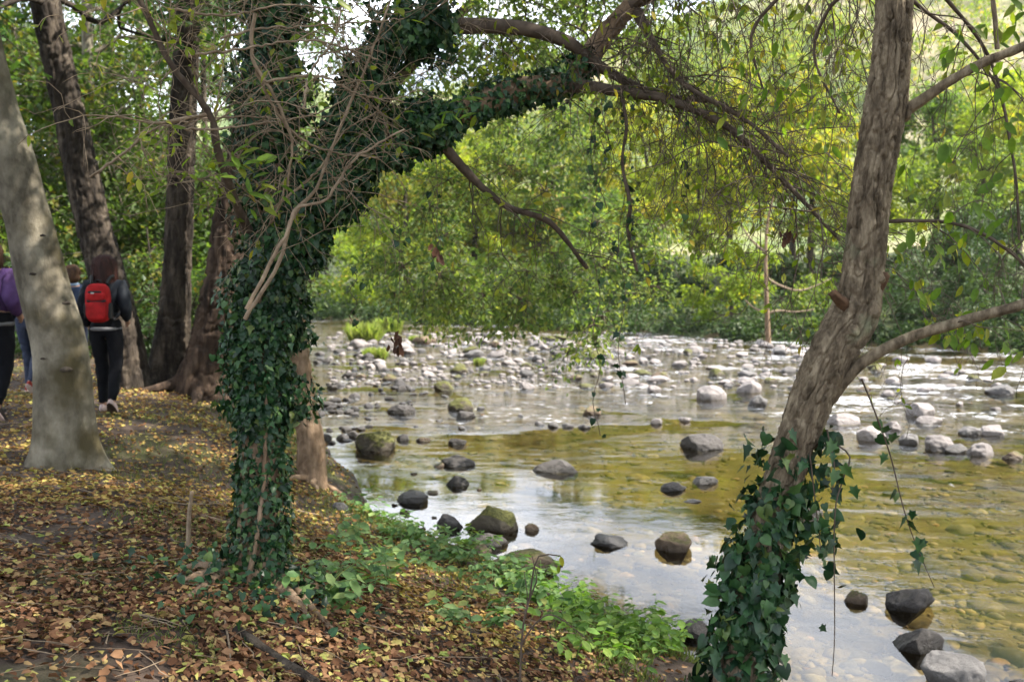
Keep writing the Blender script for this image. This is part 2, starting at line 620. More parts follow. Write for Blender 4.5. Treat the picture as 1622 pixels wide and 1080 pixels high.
M['twig'] = noise_mat("dry twig", [(0.3, (0.12, 0.085, 0.055)), (0.7, (0.34, 0.26, 0.18))], 14, bump=0.3, bscale=60, dist=0.004)
M['twig_dark'] = noise_mat("dark twig", [(0.3, (0.045, 0.032, 0.024)), (0.7, (0.13, 0.10, 0.075))], 14, bump=0.3, bscale=60, dist=0.004)
M['wood_raw'] = noise_mat("broken wood", [(0.3, (0.045, 0.026, 0.015)), (0.7, (0.15, 0.085, 0.048))], 18, bump=0.5, bscale=60, dist=0.01)
M['leaf_mid'] = leaf_mat("mid green leaf", [(0.0, (0.035, 0.085, 0.024)), (0.5, (0.062, 0.13, 0.036)), (0.88, (0.10, 0.17, 0.045)), (1.0, (0.21, 0.21, 0.05))])
M['leaf_alder'] = leaf_mat("small alder leaf", [(0.0, (0.075, 0.125, 0.048)), (0.5, (0.115, 0.18, 0.066)), (0.85, (0.17, 0.235, 0.08)), (1.0, (0.26, 0.28, 0.08))], 0.58, tint=(1.4, 1.45, .6))
M['leaf_far'] = leaf_mat("sunny green leaf", [(0.0, (0.07, 0.125, 0.03)), (0.5, (0.115, 0.18, 0.042)), (0.88, (0.17, 0.225, 0.05)), (1.0, (0.27, 0.25, 0.055))], 0.56, tint=(1.4, 1.45, .6))
M['leaf_forest'] = leaf_mat("woodland leaf", [(0.0, (0.05, 0.09, 0.026)), (0.6, (0.085, 0.14, 0.036)), (0.9, (0.12, 0.17, 0.04)), (1.0, (0.25, 0.19, 0.05))], 0.55, tint=(1.3, 1.4, .55))
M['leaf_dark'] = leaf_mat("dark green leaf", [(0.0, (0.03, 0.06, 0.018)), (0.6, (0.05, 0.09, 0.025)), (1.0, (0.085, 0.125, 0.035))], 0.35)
M['leaf_yg'] = leaf_mat("yellow green leaf", [(0.0, (0.11, 0.18, 0.022)), (0.5, (0.20, 0.27, 0.035)), (0.85, (0.31, 0.33, 0.045)), (1.0, (0.42, 0.32, 0.05))], 0.58, tint=(1.45, 1.45, .6))
M['leaf_yellow'] = leaf_mat("autumn yellow leaf", [(0.0, (0.14, 0.20, 0.035)), (0.5, (0.25, 0.26, 0.05)), (0.88, (0.38, 0.32, 0.06)), (1.0, (0.45, 0.27, 0.06))], 0.45)
M['leaf_fresh'] = leaf_mat("fresh green leaf", [(0.0, (0.08, 0.16, 0.02)), (0.6, (0.13, 0.22, 0.03)), (1.0, (0.24, 0.26, 0.035))], 0.6, 0.4, 0.3, (1.5, 1.5, .5))
M['ivy'] = leaf_mat("ivy leaf", [(0.0, (0.007, 0.026, 0.012)), (0.45, (0.015, 0.052, 0.019)), (0.75, (0.030, 0.082, 0.024)), (0.93, (0.055, 0.115, 0.03)), (1.0, (0.12, 0.15, 0.035))], 0.10, 0.38, 0.32, (1.1, 1.2, 0.5))
M['nettle'] = leaf_mat("nettle leaf", [(0.0, (0.08, 0.17, 0.05)), (0.5, (0.15, 0.27, 0.085)), (0.85, (0.22, 0.33, 0.12)), (1.0, (0.28, 0.30, 0.08))], 0.4, 0.5, 0.4)
M['bramble'] = leaf_mat("bramble leaf", [(0.0, (0.08, 0.17, 0.025)), (0.5, (0.15, 0.28, 0.04)), (1.0, (0.25, 0.36, 0.055))], 0.45, 0.45, 0.4)
M['grass'] = leaf_mat("grass blade", [(0.0, (0.09, 0.13, 0.03)), (0.5, (0.15, 0.2, 0.05)), (1.0, (0.27, 0.27, 0.09))], 0.4)
M['reed'] = leaf_mat("pale river grass", [(0.0, (0.20, 0.28, 0.06)), (0.5, (0.30, 0.36, 0.09)), (1.0, (0.40, 0.40, 0.14))], 0.5)
M['litter'] = leaf_mat("fallen leaf", [(0.0, (0.045, 0.021, 0.012)), (0.22, (0.11, 0.052, 0.028)), (0.48, (0.20, 0.10, 0.052)), (0.70, (0.29, 0.165, 0.09)), (0.82, (0.36, 0.25, 0.11)), (0.93, (0.40, 0.36, 0.11)), (1.0, (0.23, 0.28, 0.07))], 0.12, 0.8, 0.12)
M['litter_lit'] = leaf_mat("fallen leaf in sunlit tone", [(0.0, (0.11, 0.052, 0.024)), (0.3, (0.24, 0.125, 0.055)), (0.55, (0.36, 0.22, 0.085)), (0.80, (0.44, 0.33, 0.10)), (1.0, (0.40, 0.39, 0.11))], 0.18, 0.8, 0.12)  # lighter golden copy of the litter: sunlight painted into the leaves
M['dead_leaf'] = leaf_mat("dead brown leaf", [(0.0, (0.04, 0.018, 0.012)), (1.0, (0.10, 0.045, 0.025))], 0.15, 0.7, 0.2)
M['rock'] = rock_mat("pale river stone", (0.29, 0.262, 0.252), wet=0.5)
M['rock_grey'] = rock_mat("grey river stone", (0.15, 0.143, 0.14), wet=0.85)
M['rock_dark'] = rock_mat("dark wet stone", (0.085, 0.078, 0.075), wet=0.9)
M['rock_moss'] = rock_mat("mossy stone", (0.16, 0.135, 0.10), moss=0.75, wet=0.85)
M['rock_brown'] = rock_mat("brown stone", (0.20, 0.145, 0.10), moss=0.3, wet=0.85)

# ------------------------------------------------------------------ terrain
L_SHORE = np.array([(-60, 22), (-30, 9), (-8, 3.2), (0, 1.9), (3, 1.5), (4.2, 1.45), (5.2, 1.55), (6.0, 1.50), (6.9, 1.05), (8.3, 0.05), (10.3, -1.35),
                    (14, -2.5), (17.8, -3.6), (24, -5.0), (30, -6.3), (40, -8.0), (52, -14), (62, -30), (75, -70), (90, -200), (120, -900)], dtype=float)   # (y, x)
R_SHORE = np.array([(-900, 150), (-200, 105), (-70, 90), (-30, 66), (-14, 54), (-8, 47.5), (-1, 43.5), (4.7, 39), (8.2, 34.5), (15.3, 30.5), (30, 22), (60, 5), (110, -40), (300, -200), (700, -800)], dtype=float)  # (x, y)


def poly_dist(x, y, pts):
    best = np.full(x.shape, 1e9)
    for (ax, ay), (bx, by) in zip(pts[:-1], pts[1:]):
        dx, dy = bx - ax, by - ay
        t = np.clip(((x - ax) * dx + (y - ay) * dy) / (dx * dx + dy * dy), 0, 1)
        best = np.minimum(best, np.hypot(x - ax - t * dx, y - ay - t * dy))
    return best


def shore_d(x, y):
    x = np.asarray(x, dtype=float)
    y = np.asarray(y, dtype=float)
    wob = 0.25 * (fbm(np.stack([x * 0.9, y * 0.9, x * 0 + 3.1], -1), 3) - 0.5)
    dl = poly_dist(x, y, L_SHORE[:, ::-1])
    dl = np.where(x < np.interp(y, L_SHORE[:, 0], L_SHORE[:, 1]), dl, -dl) + wob
    dr = poly_dist(x, y, R_SHORE)
    dr = np.where(y > np.interp(x, R_SHORE[:, 0], R_SHORE[:, 1]), dr, -dr) + wob
    return dl, dr


RIDGE_X = np.array([-600, -300, -150, -56, -11, 31, 53, 75, 108, 153, 180, 300, 600, 900])
RIDGE_Z = np.array([30, 34, 42, 58, 70, 80, 88, 96, 106, 114, 118, 126, 130, 130])


def height(x, y):
    x = np.asarray(x, dtype=float)
    y = np.asarray(y, dtype=float)
    dl, dr = shore_d(x, y)
    g = np.stack([x, y, x * 0], -1)
    n1 = fbm(g * 0.8, 4) - 0.5
    n2 = fbm(g * 4.0 + 9, 3) - 0.5
    left = WATER - 0.04 + np.interp(dl, [0, 0.15, 0.5, 1.2, 2.1, 3.0, 4.0, 6, 1e4], [0, 0.07, 0.16, 0.38, 0.68, 0.93, 1.04, 1.08, 1.08])
    steep = WATER - 0.04 + np.interp(dl, [0, 0.25, 0.7, 1.4, 2.1, 2.8, 6, 1e4], [0, 0.14, 0.42, 0.76, 0.98, 1.05, 1.08, 1.08])
    left = left + (steep - left) * sstep(8.3, 10.5, y)
    left = left + n1 * 0.10 * sstep(0.3, 2, dl) + n2 * 0.05 * sstep(0, .5, dl)
    hill = np.interp(x, RIDGE_X, RIDGE_Z) * sstep(30, 330, dr) * (1 - 0.35 * sstep(340, 900, dr))
    hill = hill + (fbm(g * 0.012, 4) - 0.5) * 40 * sstep(50, 250, dr)
    right = WATER - 0.04 + np.interp(dr, [0, 0.4, 1.2, 6, 30, 1e4], [0, 0.25, 0.6, 1.1, 3.0, 3.0]) + hill + n1 * 0.25 * sstep(0.3, 3, dr)
    d = -np.maximum(dl, dr)
    bed = WATER - 0.04 - np.interp(d, [0, 0.5, 2, 5, 1e4], [0, 0.10, 0.26, 0.36, 0.38]) + n2 * 0.10 * sstep(0, 1, d)
    return np.where(dl >= 0, left, np.where(dr >= 0, right, bed))


def H(x, y):
    return float(height(np.array([x]), np.array([y]))[0])


def build_terrain():
    r = 0.35 * 1.0305 ** np.arange(0, 268)
    a1 = np.radians(np.arange(-34, 34.01, 0.22))
    a2 = np.radians(np.arange(36, 324.1, 3.0))
    a = np.concatenate([a1, a2])
    R, A = np.meshgrid(r, a, indexing='ij')
    x, y = R * np.sin(A), R * np.cos(A)
    z = height(x, y)
    dl, dr = shore_d(x, y)
    V = np.stack([x, y, z], -1).reshape(-1, 3)
    n, k = R.shape
    i = np.arange(n - 1)[:, None] * k
    j = np.arange(k)[None, :]
    j2 = (j + 1) % k
    q = np.stack([i + j, i + j2, i + k + j2, i + k + j], -1).reshape(-1, 4)[:, ::-1]
    fl = dl.reshape(-1)[q].mean(1)
    fr = dr.reshape(-1)[q].mean(1)
    cls = np.where(fl >= 0, 0, np.where(fr >= 45, 3, np.where(fr >= 0, 2, 1)))
    out = {}
    for c, (nm, mt, label) in enumerate((("ground", 'soil', "brown earth bank strewn with fallen leaves"), ("riverbed", 'bed', "stony golden riverbed under shallow water"),
                                         ("far_bank", 'farbank', "green far bank rising from the river"), ("hills", 'hill', "pale green and tan hillside beyond the river"))):
        f = q[cls == c]
        used, inv = np.unique(f, return_inverse=True)
        mb = MB()
        VV = V[used]
        if c == 0:   # close the hole under the camera
            pass
        mb.add(VV, None, inv.reshape(-1, 4))
        o = mb.build(nm, M[mt], kind="structure")
        o["label"] = label
        out[nm] = o
    # small disc under the camera closes the polar grid
    mb = MB()
    ring = np.stack([r[0] * np.sin(a), r[0] * np.cos(a)], -1)
    Vd = np.vstack([np.column_stack([ring, height(ring[:, 0], ring[:, 1])]), [[0, 0, H(0, 0)]]])
    m = len(a)
    mb.add(Vd, np.stack([np.arange(m), np.full(m, m), (np.arange(m) + 1) % m], -1))
    o = mb.build("ground_patch", M['soil'], out["ground"])
    return out


TERR = build_terrain()


def water_mat():
    m, t = new_mat("river water")
    ge = nd(t, "ShaderNodeNewGeometry")
    sx = nd(t, "ShaderNodeSeparateXYZ")
    t.links.new(ge.outputs['Position'], sx.inputs[0])
    # rapids between about 12 and 34 m from the bank, calm pool near the bank
    at = nd(t, "ShaderNodeAttribute", attribute_name="v")
    mp = nd(t, "ShaderNodeMapping")
    mp.inputs['Scale'].default_value = (1.0, 1.7, 1.0)
    mp.inputs['Rotation'].default_value = (0, 0, 0.25)
    t.links.new(ge.outputs['Position'], mp.inputs['Vector'])
    n1 = nd(t, "ShaderNodeTexNoise", Scale=2.1, Detail=5.0, Roughness=0.62, Distortion=0.6)
    t.links.new(mp.outputs[0], n1.inputs['Vector'])
    n2 = nd(t, "ShaderNodeTexNoise", Scale=0.5, Detail=2.0)
    t.links.new(mp.outputs[0], n2.inputs['Vector'])
    amp = nd(t, "ShaderNodeMath", operation='MULTIPLY')      # patchy roughness
    r2 = nd(t, "ShaderNodeMapRange")
    r2.inputs[1].default_value, r2.inputs[2].default_value = 0.38, 0.66
    r2.inputs[3].default_value, r2.inputs[4].default_value = 0.10, 1.5
    t.links.new(n2.outputs['Fac'], r2.inputs[0])
    t.links.new(at.outputs['Fac'], amp.inputs[0])
    t.links.new(r2.outputs[0], amp.inputs[1])
    hh = nd(t, "ShaderNodeMath", operation='MULTIPLY')
    t.links.new(n1.outputs['Fac'], hh.inputs[0])
    t.links.new(amp.outputs[0], hh.inputs[1])
    bp = nd(t, "ShaderNodeBump", Strength=1.0, Distance=0.16)
    t.links.new(hh.outputs[0], bp.inputs['Height'])
    fr = nd(t, "ShaderNodeFresnel", IOR=1.33)
    t.links.new(bp.outputs[0], fr.inputs['Normal'])
    tr = nd(t, "ShaderNodeBsdfTransparent")
    tr.inputs['Color'].default_value = (0.78, 0.735, 0.53, 1)
    gl = nd(t, "ShaderNodeBsdfGlossy")
    gl.inputs['Roughness'].default_value = 0.03
    gl.inputs['Color'].default_value = (1, 1, 1, 1)
    t.links.new(bp.outputs[0], gl.inputs['Normal'])
    mx = nd(t, "ShaderNodeMixShader")
    t.links.new(fr.outputs[0], mx.inputs[0])
    t.links.new(tr.outputs[0], mx.inputs[1])
    t.links.new(gl.outputs[0], mx.inputs[2])
    # broken white water where the river runs over the stones
    n3 = nd(t, "ShaderNodeTexNoise", Scale=3.4, Detail=6.0, Roughness=0.75, Distortion=1.0)
    t.links.new(mp.outputs[0], n3.inputs['Vector'])
    fm = nd(t, "ShaderNodeMath", operation='MULTIPLY_ADD')
    t.links.new(amp.outputs[0], fm.inputs[0])
    fm.inputs[1].default_value = 0.16
    t.links.new(n3.outputs['Fac'], fm.inputs[2])
    fo = nd(t, "ShaderNodeMapRange")
    fo.inputs[1].default_value, fo.inputs[2].default_value = 0.69, 0.80
    fo.inputs[4].default_value = 0.8
    t.links.new(fm.outputs[0], fo.inputs[0])
    df = nd(t, "ShaderNodeBsdfDiffuse")
    df.inputs['Color'].default_value = (0.78, 0.80, 0.84, 1)
    m2 = nd(t, "ShaderNodeMixShader")
    t.links.new(fo.outputs[0], m2.inputs[0])
    t.links.new(mx.outputs[0], m2.inputs[1])
    t.links.new(df.outputs[0], m2.inputs[2])
    o = nd(t, "ShaderNodeOutputMaterial")
    t.links.new(m2.outputs[0], o.inputs['Surface'])
    return m


def build_water():
    s = 0.5
    xs = np.arange(-60, 110, s)
    ys = np.arange(-60, 75, s)
    X, Y = np.meshgrid(xs, ys, indexing='ij')
    dl, dr = shore_d(X, Y)
    n, k = X.shape
    V = np.stack([X, Y, np.full(X.shape, WATER)], -1).reshape(-1, 3)
    i = np.arange(n - 1)[:, None] * k
    j = np.arange(k - 1)[None, :]
    q = np.stack([i + j, i + k + j, i + k + j + 1, i + j + 1], -1).reshape(-1, 4)
    keep = (dl.reshape(-1)[q].min(1) < 0.5) & (dr.reshape(-1)[q].min(1) < 0.5)
    q = q[keep]
    c = V[q].mean(1)
    fl = -dl.reshape(-1)[q].mean(1)
    rap = sstep(2.2, 8, fl) * sstep(11.5, 20, c[:, 1]) * 0.72 + 0.018 + 0.05 * sstep(10, 20, c[:, 1]) + .55 * sstep(14.5, 17, c[:, 1]) * (1 - sstep(3.5, 6.5, fl)) + 0.17 * sstep(2.8, 5.5, c[:, 0]) * sstep(6.5, 9, c[:, 1])
    used, inv = np.unique(q, return_inverse=True)
    mb = MB()
    mb.add(V[used], None, inv.reshape(-1, 4), rap)
    o = mb.build("river_water", water_mat(), kind="structure")
    # smooth the per-face value by storing it per vertex
    me = o.data
    val = np.zeros(len(me.vertices))
    cnt = np.zeros(len(me.vertices))
    f = inv.reshape(-1, 4)
    for c4 in range(4):
        np.add.at(val, f[:, c4], rap)
        np.add.at(cnt, f[:, c4], 1)
    me.attributes.remove(me.attributes["v"])
    a = me.attributes.new("v", 'FLOAT', 'POINT')
    a.data.foreach_set("value", (val / np.maximum(cnt, 1)).astype(np.float32))
    o["label"] = "shallow golden river water running over stones"


build_water()

# ------------------------------------------------------------------ rocks


def ico(sub):
    bm = bmesh.new()
    bmesh.ops.create_icosphere(bm, subdivisions=sub, radius=1.0)
    v = np.array([x.co[:] for x in bm.verts])
    f = np.array([[x.index for x in t.verts] for t in bm.faces])
    bm.free()
    return v, f


ICO = {s: ico(s) for s in (1, 2, 3, 4, 5)}


def rock_shape(seed, sub=3, lump=0.4, cuts=9, cutd=0.66, rough=0.09):
    rng = np.random.default_rng(seed)
    v, f = ICO[sub]
    p = v * (1 + lump * (fbm(v * 1.1 + seed * 3.7 + 50, 3)[:, None] - 0.5) * 2)
    for i in range(cuts):
        n = norm(rng.normal(size=3))
        d = cutd + rng.random() * 0.22
        ex = np.maximum(p @ n - d, 0)[:, None]
        p = p - ex * n * 0.88
    p = p * (1 + rough * (fbm(v * 4 + seed, 4)[:, None] - 0.5) * 2 + .4 * rough * (fbm(v * 13 + seed, 3)[:, None] - .5))
    lo, hi = p.min(0), p.max(0)
    p = (p - (lo + hi) / 2) / ((hi - lo) / 2)
    return p, f


def rock_mesh(name, seed, mat, sub=3, **kw):
    p, f = rock_shape(seed, sub, **kw)
    return MB().add(p, f).mesh(name, mat)


ROCKS = []   # footprints (x, y, r) so that stones do not stand inside each other


def put_rock(px, py, w, h, mat, label, seed, cat="rock", name="river_rock", z=WATER, group=None, deep=0.75, rot=None, sub=5, sink=0.85, **kw):
    """a stone whose visible foot is at pixel (px, py); w, h its visible size in pixels"""
    if z is None:
        g = G(px, py, -0.3)
        for _ in range(12):
            g = G(px, py, H(g[0], g[1]))
        z0 = g[2]
    else:
        z0 = z
        g = G(px, py, z)
    D = math.hypot(g[0], g[1])
    dd = g[1]
    wx, hz = W(w, dd), W(h, dd)
    sx, sy = wx / 2, wx / 2 * deep
    hz = max(hz - sy * 0.6 * (CAMZ - z0) / D, hz * 0.55)
    hz = min(hz, .46 * wx)
    sz = hz * (1 + sink) / 2
    o = link(name, rock_mesh(name, seed, mat, sub, **kw))
    o.scale = (sx, sy, sz)
    o.location = (float(g[0]), float(g[1] + sy * 0.75), float(z0 + hz - sz))
    o.rotation_euler = (0, 0, 0.0 if rot is None else rot)
    tag(o, label, cat, group)
    ROCKS.append((o.location.x, o.location.y, sx))
    return o


HAND = [
    (778, 842, 88, 50, 'rock_moss', "large brown mossy boulder sitting in the shallows at the near bank", dict(cutd=0.62, cuts=9)),
    (592, 714, 64, 40, 'rock_moss', "broad round mossy boulder against the bank left of the river", dict(lump=.2)),
    (880, 748, 74, 21, 'rock_dark', "flat dark grey slab alone in the middle of the golden water", dict(cutd=.6)),
    (1116, 713, 70, 27, 'rock_dark', "rounded dark boulder alone just left of the leaning ridged tree", dict(lump=.15)),
    (1070, 874, 62, 40, 'rock_brown', "angular brown boulder in the sky reflection near the ivied right tree", dict(cutd=.55, cuts=10)),
    (724, 770, 38, 18, 'rock_dark', "small dark stone above the large mossy boulder", dict()),
    (726, 739, 56, 17, 'rock_dark', "low double humped dark stone left of the flat slab", dict()),
    (651, 797, 52, 18, 'rock_grey', "flat grey stone at the waterline below the round mossy boulder", dict()),
    (703, 619, 34, 24, 'rock_moss', "small mossy rock at the near edge of the cobble bar", dict()),
    (729, 650, 42, 24, 'rock_moss', "mossy domed rock in front of the cobble bar", dict(lump=.15)),
    (737, 663, 34, 12, 'rock_dark', "dark flat stone touching the foot of the mossy domed rock", dict()),
    (634, 656, 46, 16, 'rock_dark', "low pointed black stone in the ripples left of the mossy domed rock", dict()),
    (835, 616, 26, 19, 'rock', "small pale stone at the front of the cobble bar", dict(cutd=.5)),
    (938, 657, 30, 16, 'rock_brown', "small tan stone alone in open ripples left of centre stream", dict()),
    (876, 677, 18, 14, 'rock_grey', "small round grey stone in a ripple line, left of two flat ones", dict()),
    (900, 677, 20, 7, 'rock_grey', "low flat stone between a round stone and another flat one", dict()),
    (926, 679, 20, 8, 'rock_grey', "rightmost low stone of the short ripple line in mid river", dict()),
    (638, 698, 22, 20, 'rock_dark', "small dark stone right of the round mossy boulder", dict()),
    (670, 699, 24, 8, 'rock_brown', "tiny flat reddish stone in calm water", dict()),
    (724, 705, 30, 12, 'rock_dark', "small dark oval stone in calm golden water", dict()),
    (1068, 778, 44, 16, 'rock_dark', "low dark stone left of a grey flat one near the right tree", dict()),
    (1119, 767, 44, 14, 'rock_grey', "grey flat stone nearly touching the ivy of the right tree", dict()),
    (1130, 633, 48, 24, 'rock', "pale brownish boulder right of the open pool behind the round dark boulder", dict(lump=.15)),
    (1188, 622, 44, 20, 'rock', "pale wedge shaped boulder next to the brownish one by the right tree", dict()),
    (1202, 642, 34, 20, 'rock_grey', "grey stone in front of the pale wedge shaped boulder", dict()),
    (1385, 699, 50, 42, 'rock', "big whitish boulder of the cluster right of the leaning tree", dict(lump=.2)),
    (1463, 660, 46, 28, 'rock', "domed whitish boulder at the back of the right cluster", dict(lump=.15)),
    (1476, 672, 44, 14, 'rock', "flat pale stone in front of the domed whitish boulder", dict()),
    (1418, 682, 32, 32, 'rock', "small pale stone between the two big whitish boulders", dict()),
    (1444, 704, 36, 20, 'rock_grey', "grey humped stone right of the big whitish boulder", dict()),
    (1497, 714, 50, 26, 'rock', "pale sloping stone in the middle of the right cluster", dict()),
    (1518, 718, 40, 16, 'rock_grey', "dark low stone leaning on the pale sloping stone", dict()),
    (1558, 722, 42, 34, 'rock', "pale block at the front right of the right cluster", dict()),
    (1540, 690, 38, 16, 'rock_grey', "grey stone at the back right of the right cluster", dict()),
    (1578, 690, 46, 18, 'rock', "rightmost flat pale stone of the right cluster", dict()),
    (1608, 728, 36, 14, 'rock_brown', "brownish stone cut by the right edge of the picture", dict()),
    (1340, 672, 50, 18, 'rock', "low pale stone right beside the leaning trunk", dict()),
    (1590, 625, 50, 16, 'rock_grey', "far grey stone in dark ripples near the right edge", dict()),
    (1450, 970, 82, 54, 'rock_dark', "big squared dark boulder in the near water at right", dict(cutd=.55, cuts=9)),
    (1460, 1034, 84, 66, 'rock_dark', "wet black rock in front of the squared dark boulder", dict(cutd=.58)),
    (1522, 1092, 112, 58, 'rock_grey', "large grey boulder at the bottom edge of the picture", dict(lump=.25)),
    (1360, 956, 40, 22, 'rock_brown', "small brown stone left of the squared dark boulder", dict()),
    (770, 866, 72, 24, 'rock_dark', "dark wet stone at the foot of the large mossy boulder", dict()),
    (843, 841, 24, 16, 'rock_brown', "small reddish stone right of the large mossy boulder", dict()),
    (966, 866, 62, 20, 'rock_grey', "half drowned grey stone in the blue sky reflection", dict()),
    (1618, 1090, 30, 80, 'rock_dark', "dark rock at the bottom right corner", dict()),
    (1104, 1010, 56, 46, 'rock_dark', "dark rock on the waterline behind the ivied right tree", dict()),
    (1287, 818, 40, 34, 'rock_dark', "dark rock in the water just right of the ivied leaning trunk", dict()),
    (712, 838, 44, 30, 'rock_dark', "dark stone wedged between the bank and the large mossy boulder", dict()),
    (1098, 796, 30, 6, 'rock_grey', "tiny drowned stone below the grey flat one", dict()),
    (1040, 672, 20, 10, 'rock', "small white stone breaking the ripples in mid river", dict()),
    (1038, 622, 24, 14, 'rock', "white round stone left of the pale brownish boulder", dict()),
    (1085, 668, 20, 8, 'rock', "small pale stone in front of the pale brownish boulder", dict()),
    (830, 905, 130, 34, 'rock_brown', "long flat brown rock shelf at the foot of the bank", dict(cutd=.5)),
    (735, 886, 90, 28, 'rock_brown', "flat earthy rock between the bank plants and the mossy boulder", dict(cutd=.5)),
]
for i, (px, py, w, h, mt, lab, kw) in enumerate(HAND):
    put_rock(px, py, w, h, M[mt], lab, 100 + i, name="boulder" if w > 60 else "river_stone", cat="boulder" if w > 60 else "stone", rot=0.0, **kw)
put_rock(537, 810, 30, 26, M['rock_grey'], "round grey stone lying on the leafy bank by the ivied tree", 300, name="bank_stone", cat="stone", z=None)

PROTO = {}
for key in ('rock', 'rock_grey', 'rock_dark', 'rock_brown', 'rock_moss'):
    PROTO[key] = [rock_mesh("river_stone", 400 + k + 20 * len(key), M[key], 4, lump=0.3, cutd=0.62) for k in range(12)]


def place_stone(x, y, wx, hz, key, label, group, rng, name="river_stone"):
    o = link(name, PROTO[key][rng.integers(12)])
    sx, sy = wx / 2, wx / 2 * (0.6 + 0.4 * rng.random())
    sz = hz * 0.92
    o.scale = (sx, sy, sz)
    o.location = (x, y, WATER + hz - sz)
    o.rotation_euler = (rng.normal() * 0.15, rng.normal() * 0.15, rng.random() * 6.28)
    tag(o, label, "stone", group)
    ROCKS.append((x, y, sx))
    return o


STONES = []
RANK = ["largest", "second largest", "third largest", "fourth largest", "fifth largest", "sixth largest", "seventh largest", "eighth largest", "ninth largest", "tenth largest", "eleventh largest", "twelfth largest", "thirteenth largest", "fourteenth largest", "fifteenth largest", "sixteenth largest", "seventeenth largest", "eighteenth largest", "smallest"]


def relabel_stones():
    """each stone is told by its tone, its rank in size and the landmark it lies by"""
    cells = {}
    for o, px, py, w, tone, grp in STONES:
        if 'left riffle' in grp:
            where = "in the " + ("far" if py < 590 else "middle" if py < 605 else "nearer" if py < 625 else "near") + " left riffle " + ("beside the ivied trunk" if px < 540 else "by the reddish tree bank" if False else "away from the bank" if px > 590 else "between bank and stone field")
        elif 'before the bar' in grp:
            where = "in open water, " + ("left of" if px < 700 else "behind" if px < 760 else "right of") + " the mossy domed rock"
        elif 'left waterline' in grp:
            where = "on the left waterline, " + ("far, " if py < 655 else "") + ("behind the round mossy boulder" if py < 668 else "left of the round mossy boulder")
        elif 'near waterline' in grp:
            where = "at the leafy waterline " + ("above the large mossy boulder" if py < 800 else "left of the large mossy boulder")
        else:
            row = "back" if py < 553 else "middle" if py < 578 else "front"
            col = ("by the river grass" if px < 670 else "right of the river grass" if px < 740 else "behind the small mossy rock" if px < 800 else "behind the small pale front stone" if px < 870 else
                   "under the lowest hanging green spray" if px < 950 else "right of the lowest green spray" if px < 1030 else "left of the bare sapling's foot" if px < 1130 else
                   "near the bare sapling's foot" if px < 1230 else "left of the leaning trunk" if px < 1330 else "right of the leaning trunk" if px < 1450 else "towards the right edge")
            where = "in stone field %s, %s" % (row, col)
        cells.setdefault((where, tone), []).append((w, o))
    for (where, tone), L_ in cells.items():
        L_.sort(key=lambda q: -q[0])
        for i, (w, o) in enumerate(L_):
            rk = "only" if len(L_) == 1 else RANK[min(i, 18)]
            o["label"] = "%s %s stone %s" % (rk, tone, where)


